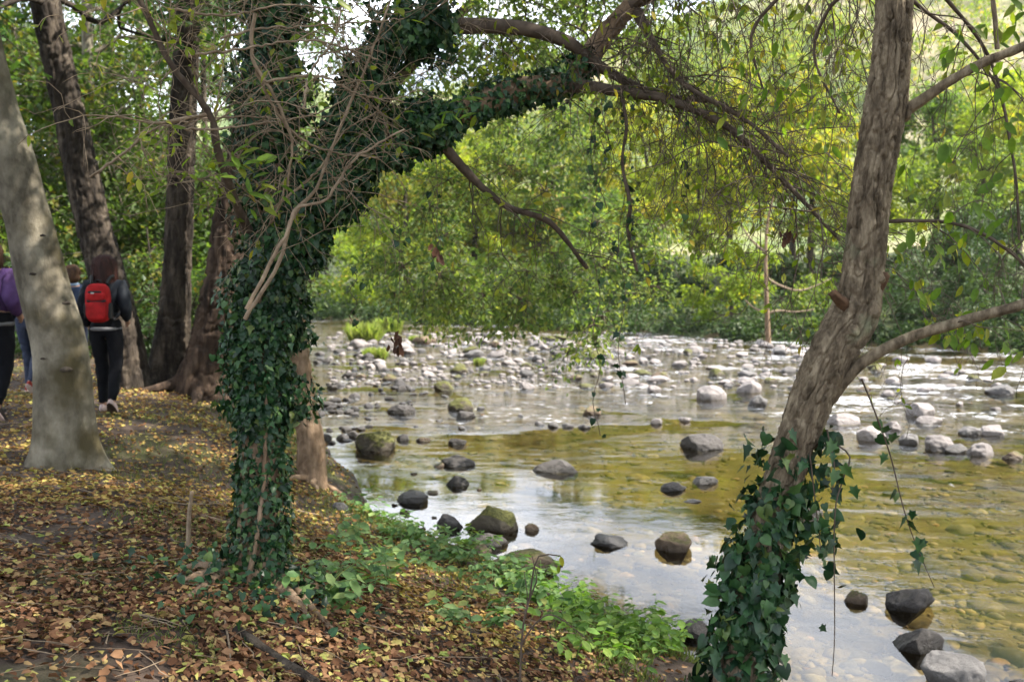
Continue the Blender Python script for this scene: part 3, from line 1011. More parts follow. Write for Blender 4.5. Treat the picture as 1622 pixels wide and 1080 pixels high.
def cobble_field():
    rng = np.random.default_rng(7)
    # px polygon strips: (x0, x1, y0, y1, weight, size range px, key, label, group)
    Z = [
        (560, 1000, 530, 604, 106, (13, 36), 'rock', "pale rounded stone in the heaped cobble bar at mid left", "stones of the cobble bar"),
        (900, 1330, 543, 616, 76, (13, 36), 'rock', "pale rounded stone in the loose spread right of the cobble bar", "stones of the loose spread"),
        (1340, 1600, 565, 650, 26, (14, 32), 'rock', "pale flat stone behind the right cluster, near the far bank", "stones behind the right cluster"),
        (490, 660, 556, 650, 54, (9, 26), 'rock_dark', "small dark stone in the bright riffle by the left bank", "dark stones of the left riffle"),
        (498, 600, 640, 705, 26, (14, 32), 'rock_dark', "black wet stone along the left waterline under the bank", "black stones of the left waterline"),
        (600, 860, 600, 690, 12, (9, 18), 'rock_grey', "small grey stone", "grey stones before the bar"),
        (560, 760, 730, 860, 12, (10, 22), 'rock_brown', "small brown stone at the leafy near waterline", "brown stones of the near waterline"),
    ]
    for (x0, x1, y0, y1, n, (s0, s1), key, label, group) in Z:
        k = tries = 0
        while k < n and tries < 6000:
            tries += 1
            px, py = rng.uniform(x0, x1), y0 + (y1 - y0) * rng.random() ** 1.15
            if key == 'rock' and group.endswith("cobble bar") and (py - 532) < (px - 880) * 0.25:
                continue
            g = G(px, py, WATER)
            dl, dr = shore_d(g[:1], g[1:2])
            if dl[0] > (0.15 if 'waterline' in group else -0.3) or dr[0] > -1.0:
                continue
            if 'waterline' in group and dl[0] < -1.6:
                continue
            w = W(s0 + (s1 - s0) * rng.random() ** 1.7, g[1])
            if any((g[0] - a) ** 2 + (g[1] - b) ** 2 < (0.78 * (w / 2 + r)) ** 2 for a, b, r in ROCKS):
                continue
            kk = key
            if key == 'rock' and rng.random() < 0.42:
                kk = ('rock_grey', 'rock_grey', 'rock_brown', 'rock_moss')[rng.integers(4)]
            o = place_stone(g[0], g[1], w, w * rng.uniform(0.18, 0.38), kk, label, group, rng)
            STONES.append((o, px, py, w, {'rock': 'pale', 'rock_grey': 'grey', 'rock_moss': 'mossy', 'rock_dark': 'dark', 'rock_brown': 'brown'}[kk], group))
            k += 1
    relabel_stones()
    # small cobbles filling the bar, too many to count
    v1, f1 = ICO[2]
    mb = MB()
    for _ in range(1000):
        px, py = rng.uniform(520, 1340), 527 + 88 * rng.random()
        if py > 560 and px > 860 and rng.random() < 0.6:
            continue
        g = G(px, py, WATER)
        dl, dr = shore_d(g[:1], g[1:2])
        if dl[0] > -0.4 or dr[0] > -0.8:
            continue
        w = W(rng.uniform(4, 12), g[1])
        s = v1 * np.array([w / 2, w / 2 * rng.uniform(.6, 1), w * rng.uniform(.18, .32)]) * (1 + 0.25 * (vnoise(v1 * 1.4 + rng.random() * 90)[:, None] - .5))
        mb.add(s + np.array([g[0], g[1], WATER + w * .03]), f1)
    mb.build("cobbles", M['rock'], kind="stuff")["label"] = "small pale cobbles between the larger river stones"
    # stones on the riverbed seen through the water
    mb = MB()
    n = 0
    cand = np.array([G(rng.uniform(560, 1720), 600 + 500 * rng.random(), WATER - 0.25) for _ in range(9000)])
    dl, dr = shore_d(cand[:, 0], cand[:, 1])
    cand = cand[np.maximum(dl, dr) < -0.15][:5200]
    zz = height(cand[:, 0], cand[:, 1])
    for g, z in zip(cand, zz):
        w = min(.42, .075 * math.exp(rng.normal() * .6))
        v2, f2 = ICO[2] if w > .12 else ICO[1]
        s = v2 * np.array([w / 2, w / 2 * rng.uniform(.5, 1), w * rng.uniform(.12, .26)]) * (1 + 0.7 * (vnoise(v2 * 1.4 + rng.random() * 90)[:, None] - .5))
        a = rng.uniform(0, 6.28)
        s[:, :2] = s[:, :2] @ np.array([[math.cos(a), math.sin(a)], [-math.sin(a), math.cos(a)]])
        s[:, 2] += min(z, WATER - w * 0.3 - 0.02)
        s[:, :2] += g[:2]
        mb.add(s, f2, None, rng.random())
        n += 1
    mb.build("riverbed_stones", M['bedstone'], kind="stuff")["label"] = "brown stones on the riverbed seen through the water"


cobble_field()

# ------------------------------------------------------------------ trees


def limb_pts(a, b, rng, sag=0.0, n=7, wob=0.06):
    a, b = np.asarray(a, float), np.asarray(b, float)
    t = np.linspace(0, 1, n)[:, None]
    d = np.linalg.norm(b - a)
    p = a + (b - a) * t
    p[:, 2] += sag * d * (4 * t[:, 0] * (1 - t[:, 0]))
    p[1:-1] += rng.normal(size=(n - 2, 3)) * wob * d * 0.5
    return resample(p, n * 2)


def clump(mb, rng, c, r, n, size, shape='diamond', flat=0.75, droop=0.2, twigs=14, width=1.0, tw=None, vr=(0, 1)):
    """a leafy spray: leaves along twigs that radiate from c"""
    c = np.asarray(c, float)
    D = rdir(twigs, rng)
    D[:, 2] = D[:, 2] * flat + 0.08
    Lg = r * (0.55 + 0.6 * rng.random(twigs))
    k = rng.integers(0, twigs, n)
    t = 0.18 + 0.82 * rng.random(n) ** 0.8
    pos = c + D[k] * (Lg[k] * t)[:, None]
    pos[:, 2] -= droop * r * t ** 2
    pos += rng.normal(size=(n, 3)) * r * 0.11
    ax = D[k] * 0.8 + rng.normal(size=(n, 3)) * 0.7
    ax[:, 2] -= droop + 0.15
    nm = rng.normal(size=(n, 3)) * 0.55
    nm[:, 2] += 0.9
    val = vr[0] + (vr[1] - vr[0]) * np.clip(rng.random(n) * 0.7 + 0.3 * rng.random(twigs)[k], 0, 1)
    leaves(mb, pos, ax, nm, size * (0.7 + 0.6 * rng.random(n)), shape, val, width)
    if tw is not None:
        for i in range(twigs):
            e = c + D[i] * Lg[i] * 0.9
            e[2] -= droop * r * 0.8
            m = (c + e) / 2 + np.array([0, 0, droop * r * 0.2])
            tube(tw, np.array([c, m, e]), [tw_r(r), tw_r(r) * .6, tw_r(r) * .25], 3)


def tw_r(r):
    return min(0.014 * r, 0.02)


def tree(name, label, cat, base, trunk, rads, clumps, mats, leafn, leafs, seed, shape='diamond', group=None, flat=.75, droop=.2, twig_mesh=True, sides=10,
         disp=None, tn=40, width=1.0, limb_from=0.45, limb_r=0.35, twigs=14, vr=(0, 1)):
    """trunk polyline, limbs that reach each leaf clump, one crown mesh of many separate leaves"""
    rng = np.random.default_rng(seed)
    root = thing(name, base, label, cat, group)
    tp = resample(np.column_stack([np.asarray(trunk, float), np.asarray(rads, float)]), tn)
    mb = MB()
    tube(mb, tp[:, :3], tp[:, 3], sides, disp=disp)
    mb.build("trunk", mats[0], root)
    lm, cm, tw = MB(), MB(), MB()
    lo = int(limb_from * (tn - 1))
    nodes = tp[lo:].copy()
    npen = np.zeros(len(nodes))
    for (c, r) in sorted(clumps, key=lambda q: float(np.min(np.linalg.norm(tp[lo:, :3] - np.asarray(q[0]), axis=1)))):
        c = np.asarray(c, float)
        # start on the trunk or on an earlier limb, a bit below the clump
        d = np.linalg.norm(nodes[:, :3] - c, axis=1) + 0.8 * np.maximum(nodes[:, 2] - c[2] + 0.2 * np.linalg.norm(nodes[:, :2] - c[:2], axis=1), 0) + npen
        k = int(np.argmin(d))
        st = nodes[k]
        Lh = np.linalg.norm(c - st[:3])
        pts = limb_pts(st[:3], c, rng, 0.08, 6, .09)
        r0 = min(st[3] * 0.75, max(0.010, limb_r * 0.06 * Lh + 0.01))
        rr_ = np.linspace(r0, max(r0 * 0.35, 0.004), len(pts))
        tube(lm, pts, rr_, 6)
        nodes = np.vstack([nodes, np.column_stack([pts[3:], rr_[3:]])])
        npen = np.concatenate([npen, np.full(len(pts) - 3, .12)])
        n = int(leafn * r * r)
        v0 = vr[0] + (vr[1] - vr[0]) * .45 * rng.random()
        clump(cm, rng, c, r, n, leafs, shape, flat, droop, twigs, width, tw if twig_mesh else None, (v0, v0 + .55 * (vr[1] - vr[0])))
    if lm.n:
        lm.build("limbs", mats[0], root, "stuff")
    if tw.n:
        tw.build("twigs", mats[0], root, "stuff")
    if cm.n:
        cm.build("crown", mats[1], root, "stuff", smooth=False)
    return root


def fill_clumps(rng, x0, x1, y0, y1, Y0, Y1, n, r0, r1, round_=True):
    """n clump centres in the crown volume whose silhouette spans the given pixel box at depth Y0..Y1"""
    out = []
    k = 0
    while len(out) < n and k < 4000:
        k += 1
        u, v, w = rng.uniform(-1, 1, 3)
        if round_ and u * u + v * v + 0.6 * w * w > 1:
            continue
        px = (x0 + x1) / 2 + u * (x1 - x0) / 2
        py = (y0 + y1) / 2 + v * (y1 - y0) / 2
        Y = (Y0 + Y1) / 2 + w * (Y1 - Y0) / 2
        c = P(px, py, Y)
        c[2] = max(c[2], H(c[0], c[1]) + 0.25)
        out.append((c, rng.uniform(r0, r1)))
    return out


# ---- trees and shrubs of the far bank
FAR = [
    # name, label, x0,x1,y0,y1 (crown box px), Y, depth, n, mat, leaf size, trunk radius, clump r
    ("shrub", "bright yellow green shrub bulging over the far bank left of the leaning tree", 1065, 1250, 372, 515, 37.5, 4, 20, 'leaf_yg', .17, .07, (.7, 1.1)),
    ("shrub", "dark green shrub at the far waterline directly right of the leaning trunk", 1395, 1540, 385, 545, 34, 4, 20, 'leaf_dark', .15, .07, (.7, 1.1)),
    ("shrub", "dark bushy shrub on the far bank at the right edge of the picture", 1510, 1690, 330, 545, 33, 5, 26, 'leaf_dark', .15, .08, (.8, 1.2)),
    ("broadleaf_tree", "mid green broad tree behind the dark shrubs at the right edge", 1440, 1660, 205, 400, 42, 6, 26, 'leaf_far', .2, .16, (1.0, 1.6)),
    ("broadleaf_tree", "tall yellow green tree on the far bank just left of the leaning trunk", 1180, 1350, 175, 430, 44, 6, 28, 'leaf_yg', .2, .16, (1.0, 1.6)),
    ("broadleaf_tree", "light green tree on the far bank left of the tall yellow green one", 1015, 1190, 215, 410, 50, 6, 22, 'leaf_yg', .22, .16, (1.1, 1.7)),
    ("broadleaf_tree", "green tree on the far bank seen under the arching ivied limb", 880, 1050, 290, 500, 47, 5, 22, 'leaf_far', .2, .14, (1.0, 1.5)),
    ("broadleaf_tree", "golden autumn tree on the far bank behind hanging green sprays", 770, 910, 235, 450, 55, 5, 18, 'leaf_yellow', .22, .14, (1.1, 1.6)),
    ("broadleaf_tree", "yellow tree on the far bank right of the ivied trunk", 590, 760, 235, 440, 57, 6, 20, 'leaf_yellow', .22, .15, (1.1, 1.7)),
    ("broadleaf_tree", "added tall yellowing tree far behind the ivied trunk's right side", 540, 710, 165, 440, 56, 7, 30, 'leaf_yg', .24, .2, (1.2, 1.9)),  # this and the next two trees are added to colour the river's reflection
    ("broadleaf_tree", "added tall golden green tree far behind the small leaved hanging sprays", 670, 830, 150, 420, 58, 7, 30, 'leaf_yg', .24, .2, (1.2, 1.9)),
    ("broadleaf_tree", "added tall light green tree far behind the dipping bare limb", 800, 960, 160, 420, 56, 7, 28, 'leaf_far', .24, .2, (1.2, 1.9)),
    ("shrub", "deep shaded shrub behind the foot of the bare sapling", 1120, 1290, 385, 520, 43, 4, 20, 'leaf_dark', .19, .07, (.9, 1.3)),  # this and the next shrubs are added; their dark leaf colour supplies deep shade
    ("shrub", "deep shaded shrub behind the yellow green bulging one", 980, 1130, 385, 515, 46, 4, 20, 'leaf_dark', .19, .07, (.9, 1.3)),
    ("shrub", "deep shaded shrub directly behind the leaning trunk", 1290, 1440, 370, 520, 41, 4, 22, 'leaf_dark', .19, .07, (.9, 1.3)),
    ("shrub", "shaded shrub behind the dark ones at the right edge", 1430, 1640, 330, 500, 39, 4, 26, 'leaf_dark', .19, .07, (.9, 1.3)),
    ("broadleaf_tree", "very tall sunlit yellow green tree left of the leaning trunk top", 1200, 1360, 110, 320, 52, 7, 30, 'leaf_yg', .24, .2, (1.2, 1.9)),
    ("broadleaf_tree", "very tall light green tree behind the drooping bare twigs", 1080, 1230, 90, 330, 56, 7, 28, 'leaf_yg', .24, .2, (1.2, 1.9)),
    ("broadleaf_tree", "tall sunlit tree behind the far right leaf sprays", 1520, 1700, 120, 330, 50, 7, 28, 'leaf_yg', .24, .2, (1.2, 1.9)),
    ("broadleaf_tree", "tall light tree just right of the leaning trunk top", 1400, 1540, 130, 320, 54, 7, 24, 'leaf_far', .24, .2, (1.2, 1.8)),
    ("broadleaf_tree", "tall light tree under the middle of the arching limb", 930, 1090, 150, 360, 60, 7, 24, 'leaf_yg', .26, .2, (1.3, 2.0)),
    ("shrub", "yellow green shrub at the far end of the river beside the ivied trunk", 510, 630, 385, 512, 50, 4, 14, 'leaf_yg', .19, .07, (.8, 1.3)),
    ("shrub", "mid green shrub at the far end of the river behind the river grass", 625, 775, 400, 514, 49.5, 4, 16, 'leaf_far', .18, .07, (.8, 1.3)),
    ("shrub", "green shrub on the far bank behind the cobble bar", 775, 905, 410, 517, 47, 4, 15, 'leaf_far', .17, .07, (.8, 1.2)),
    ("shrub", "dark low shrub on the far bank behind the loose stone spread", 900, 1075, 430, 523, 43.5, 4, 18, 'leaf_dark', .16, .07, (.7, 1.1)),
    ("shrub", "dull green shrub on the far bank partly behind the leaning trunk", 1225, 1405, 410, 540, 36, 4, 20, 'leaf_far', .16, .07, (.7, 1.1)),
    ("broadleaf_tree", "pale green tree behind the leaning trunk, higher up the slope", 1330, 1480, 230, 400, 46, 5, 20, 'leaf_yg', .2, .15, (1.0, 1.5)),
    ("broadleaf_tree", "distant green tree on the lower slope at top right", 1480, 1640, 150, 290, 62, 7, 18, 'leaf_far', .26, .18, (1.4, 2.1)),
    ("broadleaf_tree", "distant yellowish tree on the lower slope behind drooping twigs", 1060, 1230, 160, 320, 66, 7, 18, 'leaf_yg', .26, .18, (1.4, 2.1)),
    ("broadleaf_tree", "tall far tree at the river bend behind the ivied trunk", 440, 610, 260, 480, 62, 7, 18, 'leaf_far', .25, .18, (1.4, 2.0)),
]
for i, (nm, lab, x0, x1, y0, y1, Y, dp, n, mt, ls, tr, (r0, r1)) in enumerate(FAR):
    rng = np.random.default_rng(800 + i)
    tight = .72 if nm == 'shrub' else .85
    cl = fill_clumps(rng, x0, x1, y0, y1, Y - dp / 2, Y + dp / 2, int(n * 1.35), r0 * tight, r1 * tight)
    cxp = P((x0 + x1) / 2, 540, Y)
    b = np.array([cxp[0], Y, H(cxp[0], Y) - 0.1])
    top = P((x0 + x1) / 2 + 6, y0 + (y1 - y0) * 0.25, Y + .3)
    mid = (b + top) / 2 + np.array([rng.normal() * .3, 0, 0])
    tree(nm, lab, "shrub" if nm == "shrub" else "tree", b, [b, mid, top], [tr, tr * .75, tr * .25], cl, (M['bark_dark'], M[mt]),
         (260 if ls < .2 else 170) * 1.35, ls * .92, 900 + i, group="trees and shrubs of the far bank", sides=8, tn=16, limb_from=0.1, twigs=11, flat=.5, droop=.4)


def undergrowth():
    """weeds along the foot of the far bank and woods up the slope: masses nobody could count"""
    rng = np.random.default_rng(31)
    mb = MB()
    for _ in range(900):
        x = rng.uniform(-10, 26)
        yb = np.interp(x, R_SHORE[:, 0], R_SHORE[:, 1])
        y = yb + (rng.uniform(-.1, .9) if _ % 2 else rng.uniform(0.1, 3) + 11 * rng.random() ** 2)
        clump(mb, rng, (x, y, H(x, y) + 0.2), rng.uniform(.4, .8), 60, .15, flat=.8, droop=.35, twigs=9)
    mb.build("bank_undergrowth", M['leaf_dark'], kind="stuff", smooth=False)["label"] = "dark low weeds along the far bank"
    mb = MB()
    n = 0
    X, Y = rng.uniform(-70, 230, 9000), rng.uniform(60, 350, 9000)
    dl, dr = shore_d(X, Y)
    ok = (dr > 18) & (np.abs(X) < 0.75 * Y + 20) & (vnoise(np.stack([X * .022, Y * .022, X * 0 + 4.0], -1)) > 0.36 + 0.12 * np.minimum(1, Y / 250))
    X, Y = X[ok][:2300], Y[ok][:2300]
    for x, y, z in zip(X, Y, height(X, Y)):
        r = rng.uniform(1.4, 3.0)
        for (dz, rr) in ((r * .8, r), (r * 1.7, r * .75)):
            clump(mb, rng, (x + rng.normal() * .5, y, z + dz), rr, 55, .62, flat=.9, droop=.2, twigs=12)
        n += 1
    mb.build("hillside_wood", M['leaf_yg'], kind="stuff", smooth=False)["label"] = "pale green woodland on the hillside"


undergrowth()

# ---- left woodland
def px_trunk(spec, Y, dY=0.0):
    """[(px, py, width px)] at depth Y -> points, radii"""
    pts, rad = [], []
    n = len(spec)
    for i, (px, py, w) in enumerate(spec):
        yy = Y + dY * i / max(1, n - 1)
        pts.append(P(px, py, yy))
        rad.append(W(w, yy) / 2)
    return pts, rad


def foot(pts, rad, flare=1.6):
    """add a flared foot on the ground under the first point"""
    p = pts[0]
    z = H(p[0], p[1])
    return [np.array([p[0], p[1], z - 0.12])] + pts, [rad[0] * flare] + rad


def base_of(pts):
    return (pts[0][0], pts[0][1], H(pts[0][0], pts[0][1]))


def add_roots(root, base, r, n, mat, seed, length=0.7, z_up=0.18, az=None):
    rng = np.random.default_rng(seed)
    for i in range(n):
        a = (az[i] if az else 2 * PI * (i + 0.5 * rng.random()) / n)
        d = np.array([math.cos(a), math.sin(a)])
        pts = []
        for t, up in ((0.25, z_up * 1.6), (0.75, z_up * .8), (1.2, z_up * .3), (1.2 + length / r * .5, 0.02), (1.2 + length / r, -0.06)):
            x, y = base[0] + d[0] * r * t, base[1] + d[1] * r * t
            pts.append([x + rng.normal() * .02, y + rng.normal() * .02, H(x, y) + up])
        mb = MB()
        q = resample(pts, 16)
        tube(mb, q, np.linspace(r * .42, r * .08, 16), 8, disp=bark_disp(0.006, 12, 4, seed + i, .15))
        mb.build("root", mat, root)


def lobed(base_disp, lobes, amp, fall, ph):
    def f(p, a, r):
        s_ = np.concatenate([[0], np.cumsum(np.linalg.norm(np.diff(p, axis=0), axis=1))])
        e = np.exp(-s_ / fall)[:, None] * r[:, None] * amp
        return base_disp(p, a, r) + e * (np.maximum(np.cos(lobes * a[None, :] + ph + .6 * np.sin(a[None, :] * 2)), -.2) ** 1 + .3 * np.cos(2 * a[None, :] + 1))
    return f


def left_woods():
    rng = np.random.default_rng(77)
    # T1 smooth pale trunk
    pts, rad = px_trunk([(103, 690, 97), (98, 600, 88), (92, 540, 82), (66, 440, 75), (45, 350, 70), (15, 240, 66), (-12, 150, 62), (-60, -60, 56), (-110, -300, 48), (-140, -520, 40)], 8.5)
    pts, rad = foot(pts, rad, 1.22)
    cl = [(np.array([pts[-1][0] + rng.uniform(-3, 2.5), 8.5 + rng.uniform(-2.5, 3), rng.uniform(5.2, 8.5)]), rng.uniform(.8, 1.3)) for _ in range(14)]
    t = tree("pale_barked_tree", "smooth pale grey trunk leaning left in front of the walkers", "tree", base_of(pts), pts, rad, cl, (M['bark_pale'], M['leaf_mid']), 200, .11, 5001,
             sides=48, tn=170, disp=lobed(bark_disp(0.0035, 9, 5, 2.2, 0.09), 5, .42, .20, 1.0), limb_from=.8)
    for (px, py, w) in ((68, 373, 9), (105, 480, 13), (52, 434, 10), (105, 585, 20), (68, 568, 8)):     # eye shaped branch scars
        c = P(px, py, 8.5 - 0.24)
        mb = MB()
        p, f = rock_shape(px, 2, lump=.3)
        mb.add(p * np.array([W(w, 8.3) * .55, .02, W(w, 8.3) * .22]) + c + np.array([0, -0.0, 0]), f)
        mb.build("branch_scar", M['bark_dark'], t)
    # T2 dark leaning trunk
    pts, rad = px_trunk([(203, 596, 66), (190, 520, 60), (170, 440, 55), (140, 320, 50), (112, 190, 46), (88, 80, 44), (68, -20, 42), (30, -250, 36), (0, -450, 30)], 13.0)
    pts, rad = foot(pts, rad, 1.35)
    cl = [(P(rng.uniform(-120, 330), rng.uniform(-330, 90), rng.uniform(10.5, 15.5)), rng.uniform(.7, 1.2)) for _ in range(20)]
    t = tree("dark_barked_tree", "dark rough trunk leaning left behind the woman with the red backpack", "tree", base_of(pts), pts, rad, cl, (M['bark_dark'], M['leaf_mid']), 230, .11, 5002,
             sides=72, tn=420, disp=bark_disp(0.022, 13, 4, 4.2, 0.05), limb_from=.6)
    # T3 upright trunk
    pts, rad = px_trunk([(264, 592, 64), (274, 520, 52), (281, 420, 42), (286, 300, 41), (290, 180, 39), (296, 60, 36), (300, -40, 33), (306, -250, 28)], 13.4)
    pts, rad = foot(pts, rad, 1.4)
    cl = [(P(rng.uniform(200, 420), rng.uniform(-300, 30), rng.uniform(11.5, 15.5)), rng.uniform(.6, 1.0)) for _ in range(12)]
    t = tree("dark_barked_tree", "straight upright brown trunk with gnarled foot on the wood edge", "tree", base_of(pts), pts, rad, cl, (M['bark_dark'], M['leaf_mid']), 230, .11, 5003,
             sides=72, tn=420, disp=bark_disp(0.020, 14, 4, 7.2, 0.10), limb_from=.6)
    add_roots(t, base_of(pts), rad[1] * .95, 5, M['bark_dark'], 62, .5, .25)
    # T4 right leaning reddish trunk
    pts, rad = px_trunk([(320, 600, 74), (333, 540, 63), (350, 450, 54), (368, 350, 52), (388, 240, 46), (405, 120, 42), (420, 0, 38), (440, -200, 32)], 13.0)
    pts, rad = foot(pts, rad, 1.45)
    cl = [(P(rng.uniform(360, 560), rng.uniform(-260, 40), rng.uniform(11.5, 15.0)), rng.uniform(.6, 1.0)) for _ in range(10)]
    t = tree("reddish_barked_tree", "reddish thick trunk leaning right beside the straight upright trunk", "tree", base_of(pts), pts, rad, cl, (M['bark_red'], M['leaf_mid']), 230, .11, 5004,
             sides=72, tn=420, disp=bark_disp(0.032, 10, 2.6, 9.4, 0.14), limb_from=.6)
    add_roots(t, base_of(pts), rad[1] * .95, 7, M['bark_red'], 63, .6, .32)
    # T6 brown trunk behind the ivied tree, on the bank edge
    pts, rad = px_trunk([(492, 700, 42), (483, 650, 37), (472, 560, 34), (462, 460, 32), (455, 340, 34), (450, 220, 30), (440, 60, 26), (435, -150, 22)], 10.2)
    pts, rad = foot(pts, rad, 1.25)
    cl = [(P(rng.uniform(380, 600), rng.uniform(-260, 60), rng.uniform(9, 12)), rng.uniform(.5, .8)) for _ in range(8)]
    t = tree("bank_tree", "brown trunk on the bank edge half hidden behind the ivied tree", "tree", base_of(pts), pts, rad, cl, (M['bark_brown'], M['leaf_mid']), 260, .09, 5005,
             sides=56, tn=360, disp=bark_disp(0.014, 20, 6, 3.3, 0.05), limb_from=.6)
    add_roots(t, base_of(pts), rad[1] * .9, 5, M['bark_brown'], 64, .35, .12)

    # slim trees further back in the wood
    B = [
        (152, 26, 21, 30, 'bark_pale', "slim pale trunk deep in the wood between the leaning trunks", (40, 250, 120, 480)),
        (75, 22, 24, 22, 'bark_pale', "slim grey trunk far back beside the pale leaning tree", (-40, 170, 60, 420)),
        (232, 16, 26, 24, 'bark_dark', "thin dark trunk far back left of the straight upright trunk", (150, 320, 180, 480)),
        (335, 12, 22, 20, 'bark_dark', "thin dark trunk far back between the upright and reddish trunks", (260, 400, 260, 520)),
        (28, 24, 28, 24, 'bark_dark', "thin dark trunk far back at the left edge", (-60, 90, 40, 380)),
        (190, 30, 34, 24, 'bark_pale', "farthest pale trunk glimpsed above the walkers", (90, 300, 60, 420)),
        (400, 18, 30, 24, 'bark_dark', "dark trunk far back, glimpsed past the ivied tree", (320, 500, 120, 480)),
    ]
    for i, (px, w, Y, n, bk, lab, (x0, x1, y0, y1)) in enumerate(B):
        r2 = np.random.default_rng(600 + i)
        lean = r2.uniform(-20, 20)
        pts, rad = px_trunk([(px, 560, w), (px + lean * .3, 400, w * .8), (px + lean, 150, w * .7), (px + lean * 1.5, -100, w * .5), (px + lean * 2, -260, w * .3)], Y)
        pts, rad = foot(pts, rad, 1.4)
        cl = fill_clumps(r2, x0, x1, y0, y1, Y - 3, Y + 3, int(n * 1.3), .9, 1.5, False)
        cl += fill_clumps(r2, x0 - 60, x1 + 60, -250, y0 + 40, Y - 3, Y + 3, int(n * .8), .9, 1.5, False)
        tree("woodland_tree", lab, "tree", base_of(pts), pts, rad, cl, (M[bk], M['leaf_forest']), 190, .15, 620 + i, group="slim trees deep in the wood", sides=12, tn=30, limb_from=.15)
    # understorey shrubs
    S = [
        (40, 120, 430, 600, 17, 'leaf_dark', "dark shrub behind the walkers at far left"),
        (185, 280, 330, 590, 18, 'leaf_forest', "green shrub between the dark leaning trunk and the upright trunk"),
        (225, 300, 460, 608, 15.5, 'leaf_dark', "dark low shrub left of the foot of the upright trunk"),
        (295, 365, 430, 600, 16, 'leaf_forest', "shrub between the feet of the upright and reddish trunks"),
        (110, 200, 250, 480, 20, 'leaf_forest', "tall green shrub above the walker with the red backpack"),
        (350, 460, 400, 590, 15, 'leaf_forest', "shrub behind the reddish trunk close to the ivied tree"),
        (-60, 60, 300, 560, 19, 'leaf_forest', "tall shrub at the left edge behind the purple jacket"),
        (200, 330, 200, 420, 24, 'leaf_forest', "bright tall shrub far back around the upright trunk"),
        (320, 440, 260, 470, 22, 'leaf_forest', "bright shrub far back behind the reddish trunk"),
    ]
    for i, (x0, x1, y0, y1, Y, mt, lab) in enumerate(S):
        r2 = np.random.default_rng(660 + i)
        cl = fill_clumps(r2, x0, x1, y0, y1, Y - 1.2, Y + 1.2, 22, .45, .8, False)
        c = P((x0 + x1) / 2, 560, Y)
        b = np.array([c[0], Y, H(c[0], Y)])
        top = P((x0 + x1) / 2, y0 + 30, Y)
        tree("woodland_shrub", lab, "shrub", b, [b - [0, 0, .05], (b + top) / 2 + [.1, 0, 0], top], [.05, .035, .01], cl, (M['bark_dark'], M[mt]), 330, .10, 680 + i,
             group="shrubs under the trees at left", sides=8, tn=14, limb_from=.05)


left_woods()

# ---- alder leaning over the river behind the ivied tree: fine sprays hanging above the water
def alder():
    rng = np.random.default_rng(41)
    pts = [P(452, 600, 15.5), P(462, 480, 15.3), P(500, 330, 15.0), P(590, 180, 14.5), P(690, 60, 14), P(800, -40, 13.6)]
    z = H(pts[0][0], pts[0][1])
    base = (pts[0][0], pts[0][1], z)
    pts = [np.array([pts[0][0], pts[0][1], z - .1])] + pts
    rad = [.2, .16, .14, .13, .11, .08, .05]
    cl = []
    # (px box, depth, n, r)
    for (x0, x1, y0, y1, n) in ((575, 720, 320, 460, 24), (640, 830, 400, 500, 26), (800, 980, 400, 500, 24), (880, 960, 480, 560, 5), (930, 1050, 330, 480, 16), (610, 720, 420, 490, 9),
                                (580, 760, 60, 260, 18), (700, 930, -60, 130, 44), (780, 960, 190, 380, 16), (900, 1060, -80, 90, 22), (600, 1000, -220, -60, 34), (760, 1010, 50, 250, 24), (640, 800, 240, 360, 8), (970, 1130, 0, 170, 9)):  # upper sprays thickened, partly above the frame, to fill the water's reflection
        for _ in range(n):
            cl.append((P(rng.uniform(x0, x1), rng.uniform(y0, y1), rng.uniform(10.2, 14.5)), rng.uniform(.28, .5)))
    tree("alder_tree", "small leaved green tree leaning out over the river behind the ivied arch", "tree", base, pts, rad, cl, (M['twig_dark'], M['leaf_alder']), 640, .07, 4100,
         sides=16, tn=60, limb_from=.3, flat=.8, droop=.45, limb_r=.12, twigs=9, disp=bark_disp(.01, 14, 5, 1.3, .05))


alder()

# ------------------------------------------------------------------ ivied arching tree
def ivy_on(path, t0, t1, n, size, rng, thick=0.06, down=0.8, ang=None):
    """positions on the surface of a limb: path is (k,4) with radius; the ivy stands off in uneven tufts and leaves bare spots"""
    k = len(path)
    t, u, w = frames(path[:, :3])
    s = rng.uniform(t0, t1, n) * (k - 1)
    i = np.clip(s.astype(int), 0, k - 1)
    a = rng.uniform(0, 2 * PI, n)
    rad = np.cos(a)[:, None] * u[i] + np.sin(a)[:, None] * w[i]
    surf = path[i, :3] + rad * path[i, 3][:, None]
    tuft = fbm(surf * 6.5 + 3.0, 3)
    off = path[i, 3] + thick * (0.25 + 2.6 * np.clip(tuft - .36, 0, 1)) * rng.random(n) ** 1.1
    c = path[i, :3] + rad * off[:, None] + rng.normal(size=(n, 3)) * 0.014
    ax = rng.normal(size=(n, 3)) * 0.55 + rad * 0.25
    ax[:, 2] -= down
    nm = rad + rng.normal(size=(n, 3)) * 0.5
    nm[:, 2] += 0.25
    keep = rng.random(n) < np.clip((tuft - .22) * 8, .15, 1)
    sz = size * (0.5 + 0.85 * rng.random(n))
    return c[keep], ax[keep], nm[keep], sz[keep]


